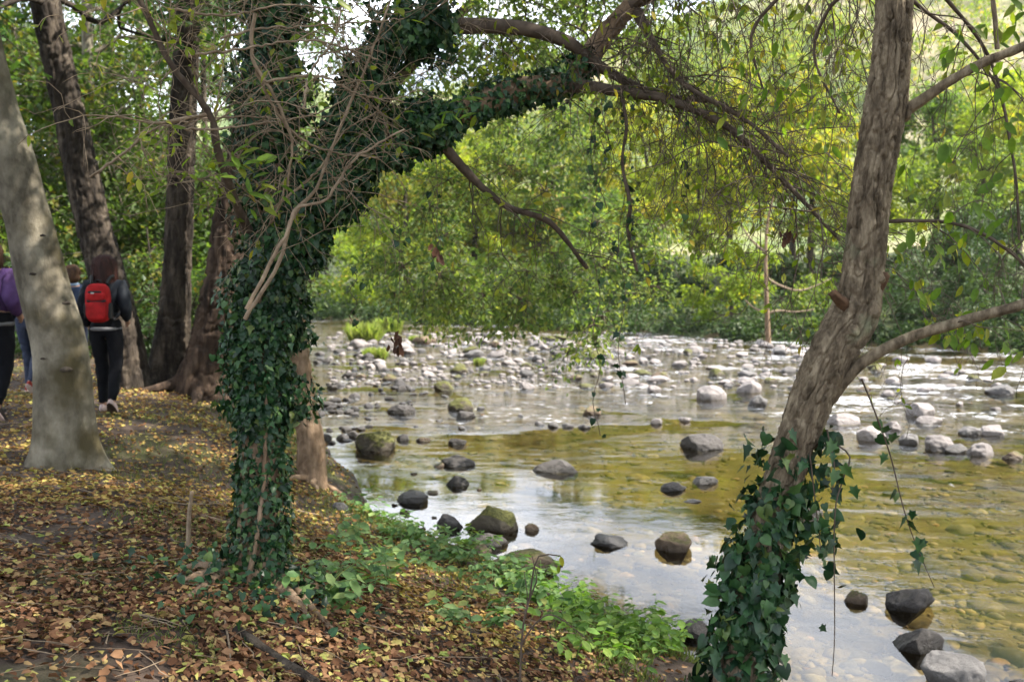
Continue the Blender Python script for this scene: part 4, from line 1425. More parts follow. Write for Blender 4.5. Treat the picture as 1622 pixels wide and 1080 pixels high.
def split_leaves(parts, count=300):
    c, ax, nm, s = [np.concatenate(x) for x in zip(*parts)]
    d = np.linalg.norm(c - np.array([0, 0, CAMZ]), axis=1)
    n = norm(nm)
    v = norm(np.array([0, 0, CAMZ]) - c)
    px = CX + FPX * c[:, 0] / np.maximum(c[:, 1], .1)
    py = 420 - FPX * (c[:, 2] - CAMZ) / np.maximum(c[:, 1], .1)
    vis = (px > 0) & (px < 1622) & (py > 0) & (py < 1080)
    score = s / d * np.maximum(np.sum(n * v, -1), 0.05) * vis
    o = np.argsort(-score)
    return (c, ax, nm, s), o[:count], o[count:]


IVY_MESH = [leaf_mesh("ivy_leaf", k, M['ivy'], w) for k, w in (('ivy', .95), ('ivy_round', 1.0), ('ivy_bent', 1.05), ('ivy', .8), ('ivy_bent', .9), ('ivy_round', 1.2))]


def ivy_mass(mb, c, ax, nm, s, idx):
    for k, (sh, w) in enumerate((('ivy', .95), ('ivy_round', 1.0), ('ivy_bent', 1.05), ('ivy_round', 1.2))):
        j = idx[k::4]
        leaves(mb, c[j], ax[j], nm[j], s[j], sh, None, w)


def sprout(rng, path, n, ln, r0, up=0.0, droop=0.25, level=1, jit=0.22, side=None, tmin=0.1, tmax=1.0):
    """wiry twigs growing from a limb; returns list of (points, radii)"""
    out = []
    k = len(path)
    tang = norm(np.gradient(path[:, :3], axis=0))
    for _ in range(n):
        i = int(rng.uniform(tmin, tmax) * (k - 1))
        d = norm(tang[i] * rng.uniform(.2, .9) + rdir(1, rng)[0] * 0.9 + np.array([0, 0, up]) + (0 if side is None else np.asarray(side)))
        L_ = ln * rng.uniform(.5, 1.2)
        m = 9
        p = [path[i, :3].copy()]
        for q in range(m - 1):
            d = norm(d + rng.normal(size=3) * jit * (1.15 if q % 2 else .35) + np.array([0, 0, -droop * .35]))
            p.append(p[-1] + d * L_ / (m - 1))
        p = np.array(p)
        r = r0 * rng.uniform(.6, 1.2) * np.linspace(1, .3, m)
        out.append((p, r))
        if level > 0:
            out += sprout(rng, np.column_stack([p, r]), rng.integers(2, 5), L_ * .5, r0 * .55, up * .4, droop, level - 1, jit, None, .15, 1.0)
    return out


def arch_tree():
    rng = np.random.default_rng(23)
    Y = 5.35
    base0 = P(412, 900, Y)
    base = (base0[0], Y, H(base0[0], Y))
    root = thing("arching_tree", base, "ivy covered tree whose limb arches right over the river", "tree")

    def path(spec, Ys, n=60):
        p = [np.append(P(a, b, yy), W(w, yy) / 2) for (a, b, w), yy in zip(spec, Ys)]
        return resample(p, n)
    tr = path([(412, 912, 96), (412, 860, 76), (414, 760, 64), (418, 640, 60), (424, 520, 60), (440, 430, 66), (470, 360, 60), (520, 285, 52), (585, 235, 46), (680, 200, 42), (800, 150, 38), (900, 125, 34), (955, 60, 30), (1010, -5, 26), (1070, -90, 20)],
              [5.35] * 6 + [5.38, 5.42, 5.5, 5.6, 5.75, 5.9, 6.0, 6.05, 6.1], 200)
    tr[0, 2] = base[2] - .12
    mb = MB()
    tube(mb, tr[:, :3], tr[:, 3], 40, disp=bark_disp(.012, 16, 5, 6.1, .08))
    mb.build("trunk", M['bark_brown'], root)
    stemA = path([(436, 440, 56), (430, 330, 54), (428, 200, 50), (430, 60, 46), (438, -90, 40), (450, -300, 30)], [5.35, 5.45, 5.6, 5.7, 5.8, 5.9], 70)
    stemB = path([(505, 310, 40), (545, 215, 38), (590, 110, 34), (640, 45, 30), (720, 42, 26), (820, 45, 22), (900, 68, 20), (960, 112, 16), (1040, 150, 12), (1120, 160, 8)],
                 [5.42, 5.5, 5.55, 5.6, 5.7, 5.8, 5.85, 5.9, 5.9, 5.9], 90)
    stemC = path([(900, 135, 22), (990, 146, 17), (1060, 160, 14), (1150, 200, 11), (1235, 280, 8), (1325, 375, 5)], [5.85, 5.8, 5.7, 5.6, 5.5, 5.4], 60)
    stemD = path([(690, 215, 18), (735, 268, 14), (800, 325, 11), (870, 352, 9), (930, 425, 6)], [5.6, 5.7, 5.8, 5.9, 6.0], 50)
    stemE = path([(984, 140, 5), (992, 200, 5), (986, 260, 6), (998, 320, 7), (996, 370, 7), (1009, 430, 4)], [5.75, 5.7, 5.72, 5.68, 5.7, 5.7], 40)
    stemF = path([(392, 365, 18), (372, 318, 14), (345, 240, 12), (332, 180, 11), (270, 100, 9), (215, -10, 8), (150, -90, 6)], [5.3, 5.1, 4.9, 4.8, 4.7, 4.6, 4.6], 50)
    stemG = path([(330, 180, 7), (250, 195, 5), (190, 185, 4), (140, 190, 2)], [4.8, 4.7, 4.6, 4.5], 24)
    stemH = path([(1010, 20, 20), (1030, 60, 12), (1080, 130, 9), (1180, 190, 7), (1250, 250, 5)], [6.0, 5.9, 5.7, 5.5, 5.4], 40)
    stemI = path([(1000, 8, 18), (1080, -40, 14), (1180, -60, 11), (1290, -50, 8), (1400, -10, 5)], [6.0, 5.8, 5.6, 5.4, 5.3], 40)
    stems = [(stemI, 'twig_dark', 8), (stemA, 'bark_brown', 24), (stemB, 'twig_dark', 14), (stemC, 'twig_dark', 10), (stemD, 'twig_dark', 8), (stemE, 'twig_dark', 8), (stemF, 'twig_dark', 10), (stemG, 'twig', 6), (stemH, 'twig_dark', 8)]
    for st, mt, sd in stems:
        mb = MB()
        tube(mb, st[:, :3], st[:, 3], sd, disp=bark_disp(.004, 24, 8, sd, .10))
        mb.build("branch", M[mt], root)
    add_roots(root, base, .13, 5, M['bark_brown'], 65, .45, .10)
    # two surface roots that show in the photograph
    for spec in ([(395, 900), (360, 912), (320, 935), (300, 950)], [(440, 905), (470, 940), (500, 975), (525, 1000)]):
        pts = []
        for a, b in spec:
            g = G(a, b, -.02)
            for _ in range(10):
                g = G(a, b, H(g[0], g[1]))
            pts.append([g[0], g[1], H(g[0], g[1]) + .02])
        q = resample(pts, 20)
        mb = MB()
        tube(mb, q, np.linspace(.036, .012, 20), 14, disp=bark_disp(.004, 30, 8, 3, .2))
        mb.build("root", M['bark_brown'], root)
    # hanging and twiggy growth
    tan, dark = MB(), MB()
    sets = []
    sets += [(x, dark) for x in sprout(rng, stemC, 42, 1.1, .0042, .1, .5, 2, .4, side=(0.1, -.1, -.1))]
    sets += [(x, dark) for x in sprout(rng, stemH, 40, 1.1, .0042, .15, .5, 2, .4, side=(0.2, -.1, -.05))]
    sets += [(x, dark) for x in sprout(rng, stemB[40:], 22, 1.0, .0042, .25, .45, 2, .4, side=(.15, 0, 0))]
    sets += [(x, dark) for x in sprout(rng, stemD, 14, .6, .004, 0, .4, 2, side=(.25, 0, -.3))]
    sets += [(x, dark) for x in sprout(rng, stemI, 46, 1.15, .0040, 0, .75, 2, .4, side=(0, -.1, -.55))]
    sets += [(x, dark) for x in sprout(rng, stemE, 4, .4, .003, 0, .4, 1)]
    sets += [(x, dark) for x in sprout(rng, tr[140:], 24, 1.1, .0045, .2, .5, 2, .4, side=(.15, -.1, 0))]
    sets += [(x, tan) for x in sprout(rng, stemF, 26, .8, .0042, .1, .15, 2, side=(0.2, 0, 0))]
    sets += [(x, tan) for x in sprout(rng, stemG, 9, .5, .0035, .0, .15, 1)]
    sets += [(x, tan) for x in sprout(rng, stemA, 22, 1.0, .005, .1, .15, 2, side=(0, -.7, 0), tmin=0, tmax=.8)]
    sets += [(x, tan) for x in sprout(rng, stemB[:45], 22, .9, .005, .1, .2, 2, side=(-.2, -.7, 0))]
    for (p, r), m in sets:
        tube(m, p, np.maximum(r, .0012), 4)
    tan.build("dry_twigs", M['twig'], root, "stuff")
    dark.build("bare_twigs", M['twig_dark'], root, "stuff")
    # long pale lianas in front of the trunk
    LI = [[(388, 505), (440, 420), (462, 345), (500, 300), (525, 235), (560, 150), (598, 62), (625, -20)],
          [(390, 490), (452, 372), (470, 330), (515, 318), (560, 255), (640, 205)],
          [(402, 20), (400, 90), (432, 150), (455, 200), (462, 235), (452, 300), (430, 355)],
          [(404, 110), (440, 180), (470, 215), (520, 240), (600, 250)],
          [(270, 200), (330, 205), (420, 195), (500, 180), (560, 150)],
          [(142, 280), (200, 240), (245, 205), (310, 190), (400, 185), (470, 190)],
          [(480, 170), (495, 110), (530, 60), (545, -10)],
          [(430, 330), (500, 275), (545, 210), (600, 175)],
          [(350, 60), (420, 45), (520, 40), (640, 30)],
          [(300, 90), (400, 75), (500, 65), (600, 95)],
          [(420, 130), (500, 120), (570, 150), (640, 160)],
          [(265, 15), (360, 25), (450, 8), (560, 20)]]
    for i, sp_ in enumerate(LI):
        yy = np.linspace(4.75, 5.0, len(sp_)) + rng.normal() * .12
        pts = np.array([P(a, b, y) for (a, b), y in zip(sp_, yy)])
        q = resample(pts, 36)
        q += rng.normal(size=q.shape) * .003
        mb = MB()
        r0 = [.011, .010, .010, .008][i] if i < 4 else .0065
        tube(mb, q, np.linspace(r0, r0 * .45, 36), 8, disp=bark_disp(.0012, 60, 12, i, .12))
        mb.build("liana", M['twig'], root)
        m2 = MB()
        for (p, r) in sprout(rng, np.column_stack([q, np.full(36, r0)]), 7, .45, .003, .05, .15, 1):
            tube(m2, p, np.maximum(r, .0012), 4)
        m2.build("twigs", M['twig'], root, "stuff")
    # sparse leaves on the outer twigs
    lv = MB()
    for (p, r), m in sets:
        if rng.random() < (.26 if m is dark else .25):
            k = rng.integers(1, 5 if m is dark else 4)
            i = rng.integers(2, len(p), k)
            ax = rng.normal(size=(k, 3)) * .6
            ax[:, 2] -= .7
            leaves(lv, p[i], ax, rng.normal(size=(k, 3)) + [0, -.4, .5], rng.uniform(.035, .07, k), 'lance', None, 1.2)
    lv.build("leaves", M['leaf_yg'], root, "stuff")
    # larger fresh leaves close to the camera
    C, U, N, S = [], [], [], []
    for (px, py, Yd, n, sd) in ((392, 268, 4.7, 16, 42), (425, 300, 4.7, 14, 30), (362, 250, 4.8, 8, 25), (700, 178, 5.0, 12, 34), (745, 165, 5.0, 5, 20), (505, 30, 4.6, 5, 30), (470, 110, 4.7, 6, 30), (415, 240, 4.7, 8, 26), (640, 30, 5, 4, 30)):
        for _ in range(n):
            C.append(P(px + rng.normal() * sd, py + rng.normal() * sd * .6, Yd + rng.normal() * .12))
            U.append(norm(np.array([rng.normal(), rng.normal() * .5, -.35 + rng.normal() * .3])))
            N.append(np.array([rng.normal() * .4, -.5, .8]))
            S.append(rng.uniform(.06, .11))
    leaf_objects("leaf", [leaf_mesh("leaf", 'lance', M['leaf_fresh'], 1.15), leaf_mesh("leaf", 'lance', M['leaf_fresh'], .95)], C, U, N, S, root)

    # its unseen crown high above the picture, filled out to shade the left bank
    cm, lm = MB(), MB()
    for _ in range(66):
        c = np.array([rng.uniform(-4, 4.5), rng.uniform(4.2, 10.5), rng.uniform(5.0, 9.5)])
        if c[2] - CAMZ < c[1] * .31 + 1.0:
            c[2] += 2.0
        st = stemA if rng.random() < .5 else tr
        q = limb_pts(st[-1 - rng.integers(0, 20), :3], c, rng, .08, 6)
        tube(lm, q, np.linspace(.035, .006, len(q)), 5)
        clump(cm, rng, c, rng.uniform(.8, 1.25), 760, .085, 'diamond', .7, .3, 14, 1.0, lm)
    lm.build("limbs", M['twig_dark'], root, "stuff")
    cm.build("crown", M['leaf_mid'], root, "stuff", smooth=False)

    # ivy: a plant of its own climbing the trunk
    iv = thing("ivy_vine", (base[0] + .02, base[1] - .2, base[2]), "thick dark ivy climbing the arching tree by the path", "ivy")
    parts = []
    parts.append(ivy_on(tr, .0, .20, 3000, .039, rng, .055))
    parts.append(ivy_on(tr, .18, .46, 8200, .039, rng, .16))
    parts.append(ivy_on(tr, .42, .62, 5200, .040, rng, .16))
    parts.append(ivy_on(tr, .58, .82, 1700, .038, rng, .07))
    parts.append(ivy_on(stemA, .0, 1.0, 9000, .041, rng, .22))
    parts.append(ivy_on(stemB, .0, .46, 6000, .041, rng, .17))
    parts.append(ivy_on(stemE, .0, .9, 40, .045, rng, .05))
    # skirt over the ground at the foot
    n = 330
    x = base[0] + rng.normal(size=n) * .28
    y = base[1] - .15 + rng.normal(size=n) * .28
    c = np.stack([x, y, height(x, y) + rng.uniform(.01, .14, n)], -1)
    parts.append((c, rng.normal(size=(n, 3)) + [0, -.5, -.2], rng.normal(size=(n, 3)) * .4 + [0, -.3, 1], rng.uniform(.03, .06, n)))
    # strands hanging from the arch
    for (px, y0, y1, Yd) in ((945, 440, 690, 5.9), (985, 250, 640, 5.8), (628, 350, 400, 5.5), (690, 300, 440, 5.6), (1085, 170, 340, 5.6), (955, 150, 330, 5.7), (560, 430, 520, 5.35), (940, 130, 440, 5.9)):
        q = np.array([P(px + 6 * math.sin(j), y0 + (y1 - y0) * j / 14, Yd) for j in range(15)])
        mb = MB()
        tube(mb, q, .0022, 4)
        mb.build("hanging_stem", M['twig_dark'], iv)
        k = max(5, int((y1 - y0) / 18))
        i = rng.integers(0, 15, k)
        parts.append((q[i] + rng.normal(size=(k, 3)) * .015, rng.normal(size=(k, 3)) * .5 + [0, 0, -.8], rng.normal(size=(k, 3)) * .5 + [0, -1, .2], rng.uniform(.03, .055, k)))
    for j in range(6):      # brown climbing stems that show between the leaves
        a0 = rng.uniform(0, 6.28)
        i = np.arange(0, 74, 3)
        t, u, w = frames(tr[:, :3])
        a = a0 + .35 * np.sin(i * .06 + j) + i * .006
        q = tr[i, :3] + (np.cos(a)[:, None] * u[i] + np.sin(a)[:, None] * w[i]) * (tr[i, 3] + .018)[:, None]
        mb = MB()
        tube(mb, resample(q, 50), np.linspace(.016, .007, 50), 7, disp=bark_disp(.003, 40, 9, j, .2))
        mb.build("climbing_stem", M['bark_brown'], iv)
    (c, ax, nm, s), near, rest = split_leaves(parts)
    mb = MB()
    ivy_mass(mb, c, ax, nm, s, rest)
    mb.build("foliage", M['ivy'], iv, "stuff")
    leaf_objects("leaf", IVY_MESH, c[near], ax[near], nm[near], s[near], iv)


arch_tree()


# ------------------------------------------------------------------ right leaning tree with ridged bark
def right_tree():
    rng = np.random.default_rng(57)
    Y = 4.0
    spec = [(1140, 1230, 104), (1168, 1080, 84), (1192, 960, 72), (1216, 850, 66), (1240, 760, 63), (1283, 640, 70), (1318, 560, 76), (1352, 500, 78), (1366, 440, 66), (1381, 300, 63), (1402, 175, 66), (1412, 80, 58), (1418, -10, 55),
            (1428, -160, 50), (1440, -400, 44), (1450, -700, 36), (1480, -1000, 26), (1500, -1300, 14)]
    p = [np.append(P(a, b, Y + .0004 * max(0, -b)), W(w * .93, Y) / 2) for a, b, w in spec]
    bx, by = p[0][0], p[0][1]
    base = (bx, by, H(bx, by))
    p[0][2] = base[2] - .1
    tr = resample(p, 1400)
    zc = 3.3
    cut = int(np.argmax(tr[:, 2] > zc))
    tr = np.vstack([tr[:cut], tr[cut::12]])
    NT = len(tr)
    root = thing("leaning_tree", base, "ridged grey brown trunk leaning right in the foreground with ivy at its foot", "tree")
    mb = MB()
    tube(mb, tr[:, :3], tr[:, 3], 190, disp=bark_disp(.0095, 42, 11, 8.8, .045))
    mb.build("trunk", M['bark_right'], root)

    def path(sp_, Ys, n=40):
        return resample([np.append(P(a, b, yy), W(w, yy) / 2) for (a, b, w), yy in zip(sp_, Ys)], n)
    br = [path([(1405, 190, 26), (1440, 172, 18), (1500, 132, 15), (1560, 98, 14), (1625, 72, 13), (1720, 20, 10)], [4.0, 3.97, 3.9, 3.85, 3.8, 3.75]),
          path([(1312, 625, 34), (1340, 600, 20), (1372, 570, 18), (1440, 535, 17), (1540, 504, 17), (1625, 480, 16), (1740, 430, 12)], [4.0, 3.95, 3.92, 3.88, 3.8, 3.75, 3.7]),
          path([(1395, 352, 8), (1430, 350, 6), (1500, 352, 5), (1560, 372, 5), (1625, 420, 4), (1680, 470, 3)], [4.0, 3.98, 3.95, 3.9, 3.9, 3.9]),
          path([(1420, -40, 12), (1450, 5, 6), (1520, 60, 5), (1580, 140, 4), (1600, 230, 3), (1612, 300, 2.5)], [4.0, 4.0, 4.0, 4.0, 4.0, 4.0]),
          path([(1420, -80, 12), (1500, 0, 6), (1570, 100, 5), (1606, 260, 4), (1615, 390, 3)], [4.0, 4.1, 4.2, 4.25, 4.3]),
          path([(1415, -60, 12), (1350, -20, 7), (1310, 20, 6), (1290, 90, 4.5), (1330, 180, 3)], [4.0, 4.2, 4.3, 4.4, 4.4]),
          path([(1418, -90, 12), (1300, -60, 7), (1240, -10, 6), (1190, 60, 5), (1215, 160, 3)], [4.0, 4.4, 4.5, 4.6, 4.6]),
          path([(1580, 78, 8), (1575, 20, 7), (1565, -60, 6)], [3.85, 3.85, 3.85], 12),
          path([(1380, 470, 24), (1396, 446, 20), (1404, 434, 14)], [3.99, 3.96, 3.95], 10)]
    mats_ = ['bark_right', 'bark_right', 'twig_dark', 'twig_dark', 'twig_dark', 'twig_dark', 'twig_dark', 'bark_right', 'wood_raw']
    for i, (b, mt) in enumerate(zip(br, mats_)):
        mb = MB()
        tube(mb, b[:, :3], b[:, 3], 16 if i < 2 else 8, disp=bark_disp(.0025, 50, 12, i + .5, .08))
        mb.build("branch", M[mt], root)
    # broken stub and knots
    for (sp_, Ys) in (([(1350, 498, 34), (1336, 482, 20), (1325, 471, 14), (1318, 464, 12)], [3.99, 3.95, 3.92, 3.91]),):
        mb = MB()
        q = path(sp_, Ys, 14)
        tube(mb, q[:, :3], q[:, 3], 14, disp=bark_disp(.006, 60, 14, 3, .2))
        mb.build("broken_stub", M['wood_raw'], root)
    for (px, py, w, h, Yd) in ((1382, 490, 26, 30, 3.935), (1352, 522, 22, 26, 3.915), (1436, 178, 20, 30, 3.98), (1395, 442, 20, 22, 3.95), (1320, 600, 24, 30, 3.94)):
        q_, f = rock_shape(px, 3, lump=.4)
        mb = MB()
        mb.add(q_ * np.array([W(w, Y) / 2, .03, W(h, Y) / 2]) + P(px, py, Yd), f)
        mb.build("knot", M['bark_right'], root)
    dk = MB()
    tws = []
    for i in (2, 3, 4, 5, 6):
        tws += sprout(rng, br[i], 9, .5, .0028, 0, .6, 2, side=(0, 0, -.35))
    tws += sprout(rng, br[0], 9, .5, .003, 0, .5, 1, side=(.1, 0, -.3), tmin=.3)
    tws += sprout(rng, br[1], 6, .4, .003, 0, .4, 1, side=(.1, 0, -.1), tmin=.5)
    for p_, r in tws:
        tube(dk, p_, np.maximum(r, .001), 4)
    dk.build("bare_twigs", M['twig_dark'], root, "stuff")
    # leaflets hung along the fine twigs: the ones that can be told apart
    C, U, N, S = [], [], [], []
    spots = [(1500, 350, 10, 40), (1540, 330, 12, 40), (1480, 390, 6, 20), (1450, 460, 6, 16), (1500, 470, 4, 30), (1545, 480, 4, 14), (1570, 540, 10, 20), (1535, 530, 8, 20), (1500, 525, 5, 12), (1590, 560, 4, 16),
             (1540, 50, 14, 34), (1590, 30, 10, 25), (1520, 100, 8, 20), (1600, 120, 8, 20), (1570, 260, 8, 30), (1530, 230, 8, 30), (1590, 200, 8, 24), (1460, 280, 6, 30), (1545, 400, 10, 34), (1600, 360, 8, 26), (1435, 400, 4, 16),
             (1215, 120, 10, 40), (1300, 150, 12, 40), (1260, 60, 10, 40), (1330, 60, 8, 24), (1180, 70, 6, 26), (1230, 140, 5, 25), (1310, 240, 6, 25), (1180, 180, 6, 30)]
    for (px, py, n, sd) in spots:
        for _ in range(n):
            C.append(P(px + rng.normal() * sd, py + rng.normal() * sd * .7, 3.95 + rng.normal() * .16 + (.5 if px < 1360 else 0)))
            U.append(norm(np.array([rng.normal() * .5, rng.normal() * .5, -.8 + rng.normal() * .35])))
            N.append(np.array([rng.normal() * .6, -.7, .5 + rng.normal() * .3]))
            S.append(rng.uniform(.045, .085))
    sel = np.argsort(-np.array(S))[:300]
    leaf_objects("leaf", [leaf_mesh("leaf", 'lance', M['leaf_fresh'], 1.2), leaf_mesh("leaf", 'lance', M['leaf_fresh'], 1.0), leaf_mesh("leaf", 'oval', M['leaf_fresh'], .8)],
                 [C[i] for i in sel], [U[i] for i in sel], [N[i] for i in sel], [S[i] for i in sel], root)
    # the crown overhead, above the picture: it shades the bank
    cm, lm = MB(), MB()
    for _ in range(74):
        c = np.array([rng.uniform(-.5, 9.5), rng.uniform(2.0, 11.5), rng.uniform(4.8, 9.2)])
        up_ = np.nonzero(tr[:, 2] > 4.6)[0]
        k = int(up_[rng.integers(0, len(up_) - 1)])
        if c[2] - CAMZ < c[1] * .29 + 1.2:
            c[2] += 1.8
        q = limb_pts(tr[k, :3], c, rng, .08, 6)
        tube(lm, q, np.linspace(.03, .006, len(q)), 5)
        clump(cm, rng, c, rng.uniform(.7, 1.2), 760, .085, 'diamond', .7, .3, 16, 1.0, lm)
    lm.build("limbs", M['twig_dark'], root, "stuff")
    cm.build("crown", M['leaf_mid'], root, "stuff", smooth=False)

    # ivy on the lower trunk
    iv = thing("ivy_vine", (base[0] - .05, base[1] - .1, base[2]), "broad leaved ivy wrapped round the foot of the leaning ridged tree", "ivy")
    parts = []

    def band(t0, t1, n, thick, size, shift):
        c, ax, nm, s = ivy_on(tr, t0, t1, n, size, rng, thick)
        # ivy thickens on the left side of the lean
        c[:, 0] += shift * (rng.random(len(c)) - .35)
        return c, ax, nm, s
    k = lambda py: float(np.argmin(np.abs(np.array([420 - FPX * (z - CAMZ) / Y for z in tr[:, 2]]) - py))) / (NT - 1)
    parts.append(band(k(1230), k(1000), 900, .105, .060, .07))
    parts.append(band(k(1020), k(880), 620, .095, .058, .03))
    parts.append(band(k(900), k(760), 330, .07, .056, -.03))
    c, ax, nm, s = band(k(790), k(690), 60, .07, .060, -.12)
    parts.append((c - np.array([.04, 0.02, 0]), ax, nm, s))
    c, ax, nm, s = band(k(900), k(800), 110, .10, .058, .25)
    parts.append((c + np.array([.05, 0, 0]), ax, nm, s))
    for sp_ in ([(1300, 690, 4.0), (1345, 720, 3.95), (1335, 760, 3.93), (1322, 820, 3.92), (1322, 1000, 3.9), (1318, 1070, 3.9)], [(1365, 600, 3.9), (1385, 650, 3.9), (1410, 720, 3.9), (1430, 800, 3.9), (1450, 860, 3.9), (1480, 930, 3.9)],
                [(1280, 700, 3.95), (1290, 780, 3.9), (1300, 870, 3.9)], [(1310, 680, 3.95), (1322, 740, 3.92), (1318, 780, 3.92)]):
        q = resample([P(*a) for a in sp_], 30)
        mb = MB()
        tube(mb, q, np.linspace(.004, .0018, 30), 5)
        mb.build("hanging_stem", M['twig_dark'], iv)
        n = 15 if len(sp_) == 6 else 24
        i = rng.integers(0, 26, n)
        parts.append((q[i] + rng.normal(size=(n, 3)) * .022, rng.normal(size=(n, 3)) * .5 + [0, 0, -.8], rng.normal(size=(n, 3)) * .5 + [0, -1, .25], rng.uniform(.035, .07, n)))
    (c, ax, nm, s), near, rest = split_leaves(parts)
    mb = MB()
    ivy_mass(mb, c, ax, nm, s, rest)
    mb.build("foliage", M['ivy'], iv, "stuff")
    leaf_objects("leaf", IVY_MESH, c[near], ax[near], nm[near], s[near], iv)


right_tree()


# ---- unseen trees added behind and beside the camera; their crowns shade the bank
def shade_trees():
    rng = np.random.default_rng(91)
    for (bx, by, lab, box, n) in ((2.3, -3.5, "unseen tall shade tree added behind the photographer, outside the picture", (0.5, 9.5, -6, 4, 6, 12), 36),
                                  (-3.5, -4.0, "unseen shade tree added behind the photographer on the path side", (-7, 1, -8, 1, 4, 11), 34),
                                  (-7.5, 2.5, "unseen shade tree added left of the photographer, beside the path", (-12, -4.5, -1, 5.5, 3.5, 11), 40),
                                  (-9.5, 8.5, "unseen shade tree added left of the walkers, outside the picture", (-14, -6.8, 5, 12, 3.5, 11), 40),
                                  (-14, 15, "unseen shade tree added far left beyond the walkers, outside the picture", (-20, -10.5, 11, 19, 2.5, 11), 36)):
        z = H(bx, by)
        pts = [np.array([bx, by, z - .1]), np.array([bx + .1, by, 3]), np.array([bx + .5, by + .3, 6]), np.array([bx + 1.2, by + .6, 10])]
        cl = [(np.array([rng.uniform(box[0], box[1]), rng.uniform(box[2], box[3]), rng.uniform(box[4], box[5])]), rng.uniform(.9, 1.5)) for _ in range(n)]
        tree("unseen_shade_tree", lab, "tree", (bx, by, z), pts, [.28, .2, .15, .06], cl, (M['bark_dark'], M['leaf_mid']), 260, .12, 92, limb_from=.4, sides=16)


shade_trees()


# ---- bare sapling at the far waterline and dead leaf clusters
def sapling():
    Y = 32.5
    g = G(1217, 547, WATER)
    b = np.array([g[0], g[1], H(g[0], g[1])])
    t = thing("bare_sapling", b, "thin bare sapling standing in the far shallows left of the leaning tree", "tree")
    mb = MB()
    yy = g[1]
    q = resample([b - [0, 0, .1], P(1217, 545, yy), P(1214, 470, yy), P(1213, 400, yy), P(1217, 345, yy), P(1230, 300, yy), P(1245, 285, yy)], 30)
    tube(mb, q, np.linspace(.10, .02, 30), 9)
    mb.build("trunk", M['bark_brown'], t)
    mb = MB()
    for spx in ([(1214, 495), (1195, 488), (1180, 475)], [(1214, 496), (1235, 492), (1260, 494), (1290, 490)], [(1214, 440), (1235, 452), (1270, 460), (1320, 440)], [(1213, 400), (1190, 380), (1170, 350)]):
        q = resample([P(a, b_, yy) for a, b_ in spx], 12)
        tube(mb, q, np.linspace(.05, .015, 12), 6)
    mb.build("branches", M['twig'], t)


sapling()


def dead_clusters():
    rng = np.random.default_rng(14)
    for (px, py, n, sx, sy, y_top, lab) in ((630, 540, 9, 5, 18, 300, "dark dead leaf cluster dangling in front of the river grass"), (1247, 372, 9, 10, 14, 250, "dark dead leaf cluster among the drooping twigs"),
                                            (697, 408, 4, 3, 14, 240, "small dark dead leaf hanging before the green sprays"), (690, 388, 3, 3, 5, 240, "tiny dead leaf just above the small hanging one")):
        Yd = 5.3
        top = P(px, y_top, Yd)
        t = thing("dead_leaf_cluster", top, lab, "dead leaves", "dead leaves dangling from the twigs")
        mb = MB()
        q = resample([top, P(px + 3, (y_top + py) / 2, Yd), P(px, py - sy, Yd)], 16)
        tube(mb, q, .0012, 4)
        mb.build("stem", M['twig_dark'], t)
        C = [P(px + rng.normal() * sx, py + rng.uniform(-1, 1) * sy, Yd + rng.normal() * .01) for _ in range(n)]
        U = [np.array([rng.normal() * .35, rng.normal() * .3, -1]) for _ in range(n)]
        N = [np.array([rng.normal() * .7, -1, rng.normal() * .3]) for _ in range(n)]
        leaf_objects("leaf", [leaf_mesh("dead_leaf", 'curl', M['dead_leaf'], 1.1)], C, U, N, rng.uniform(.04, .065, n), t)


dead_clusters()


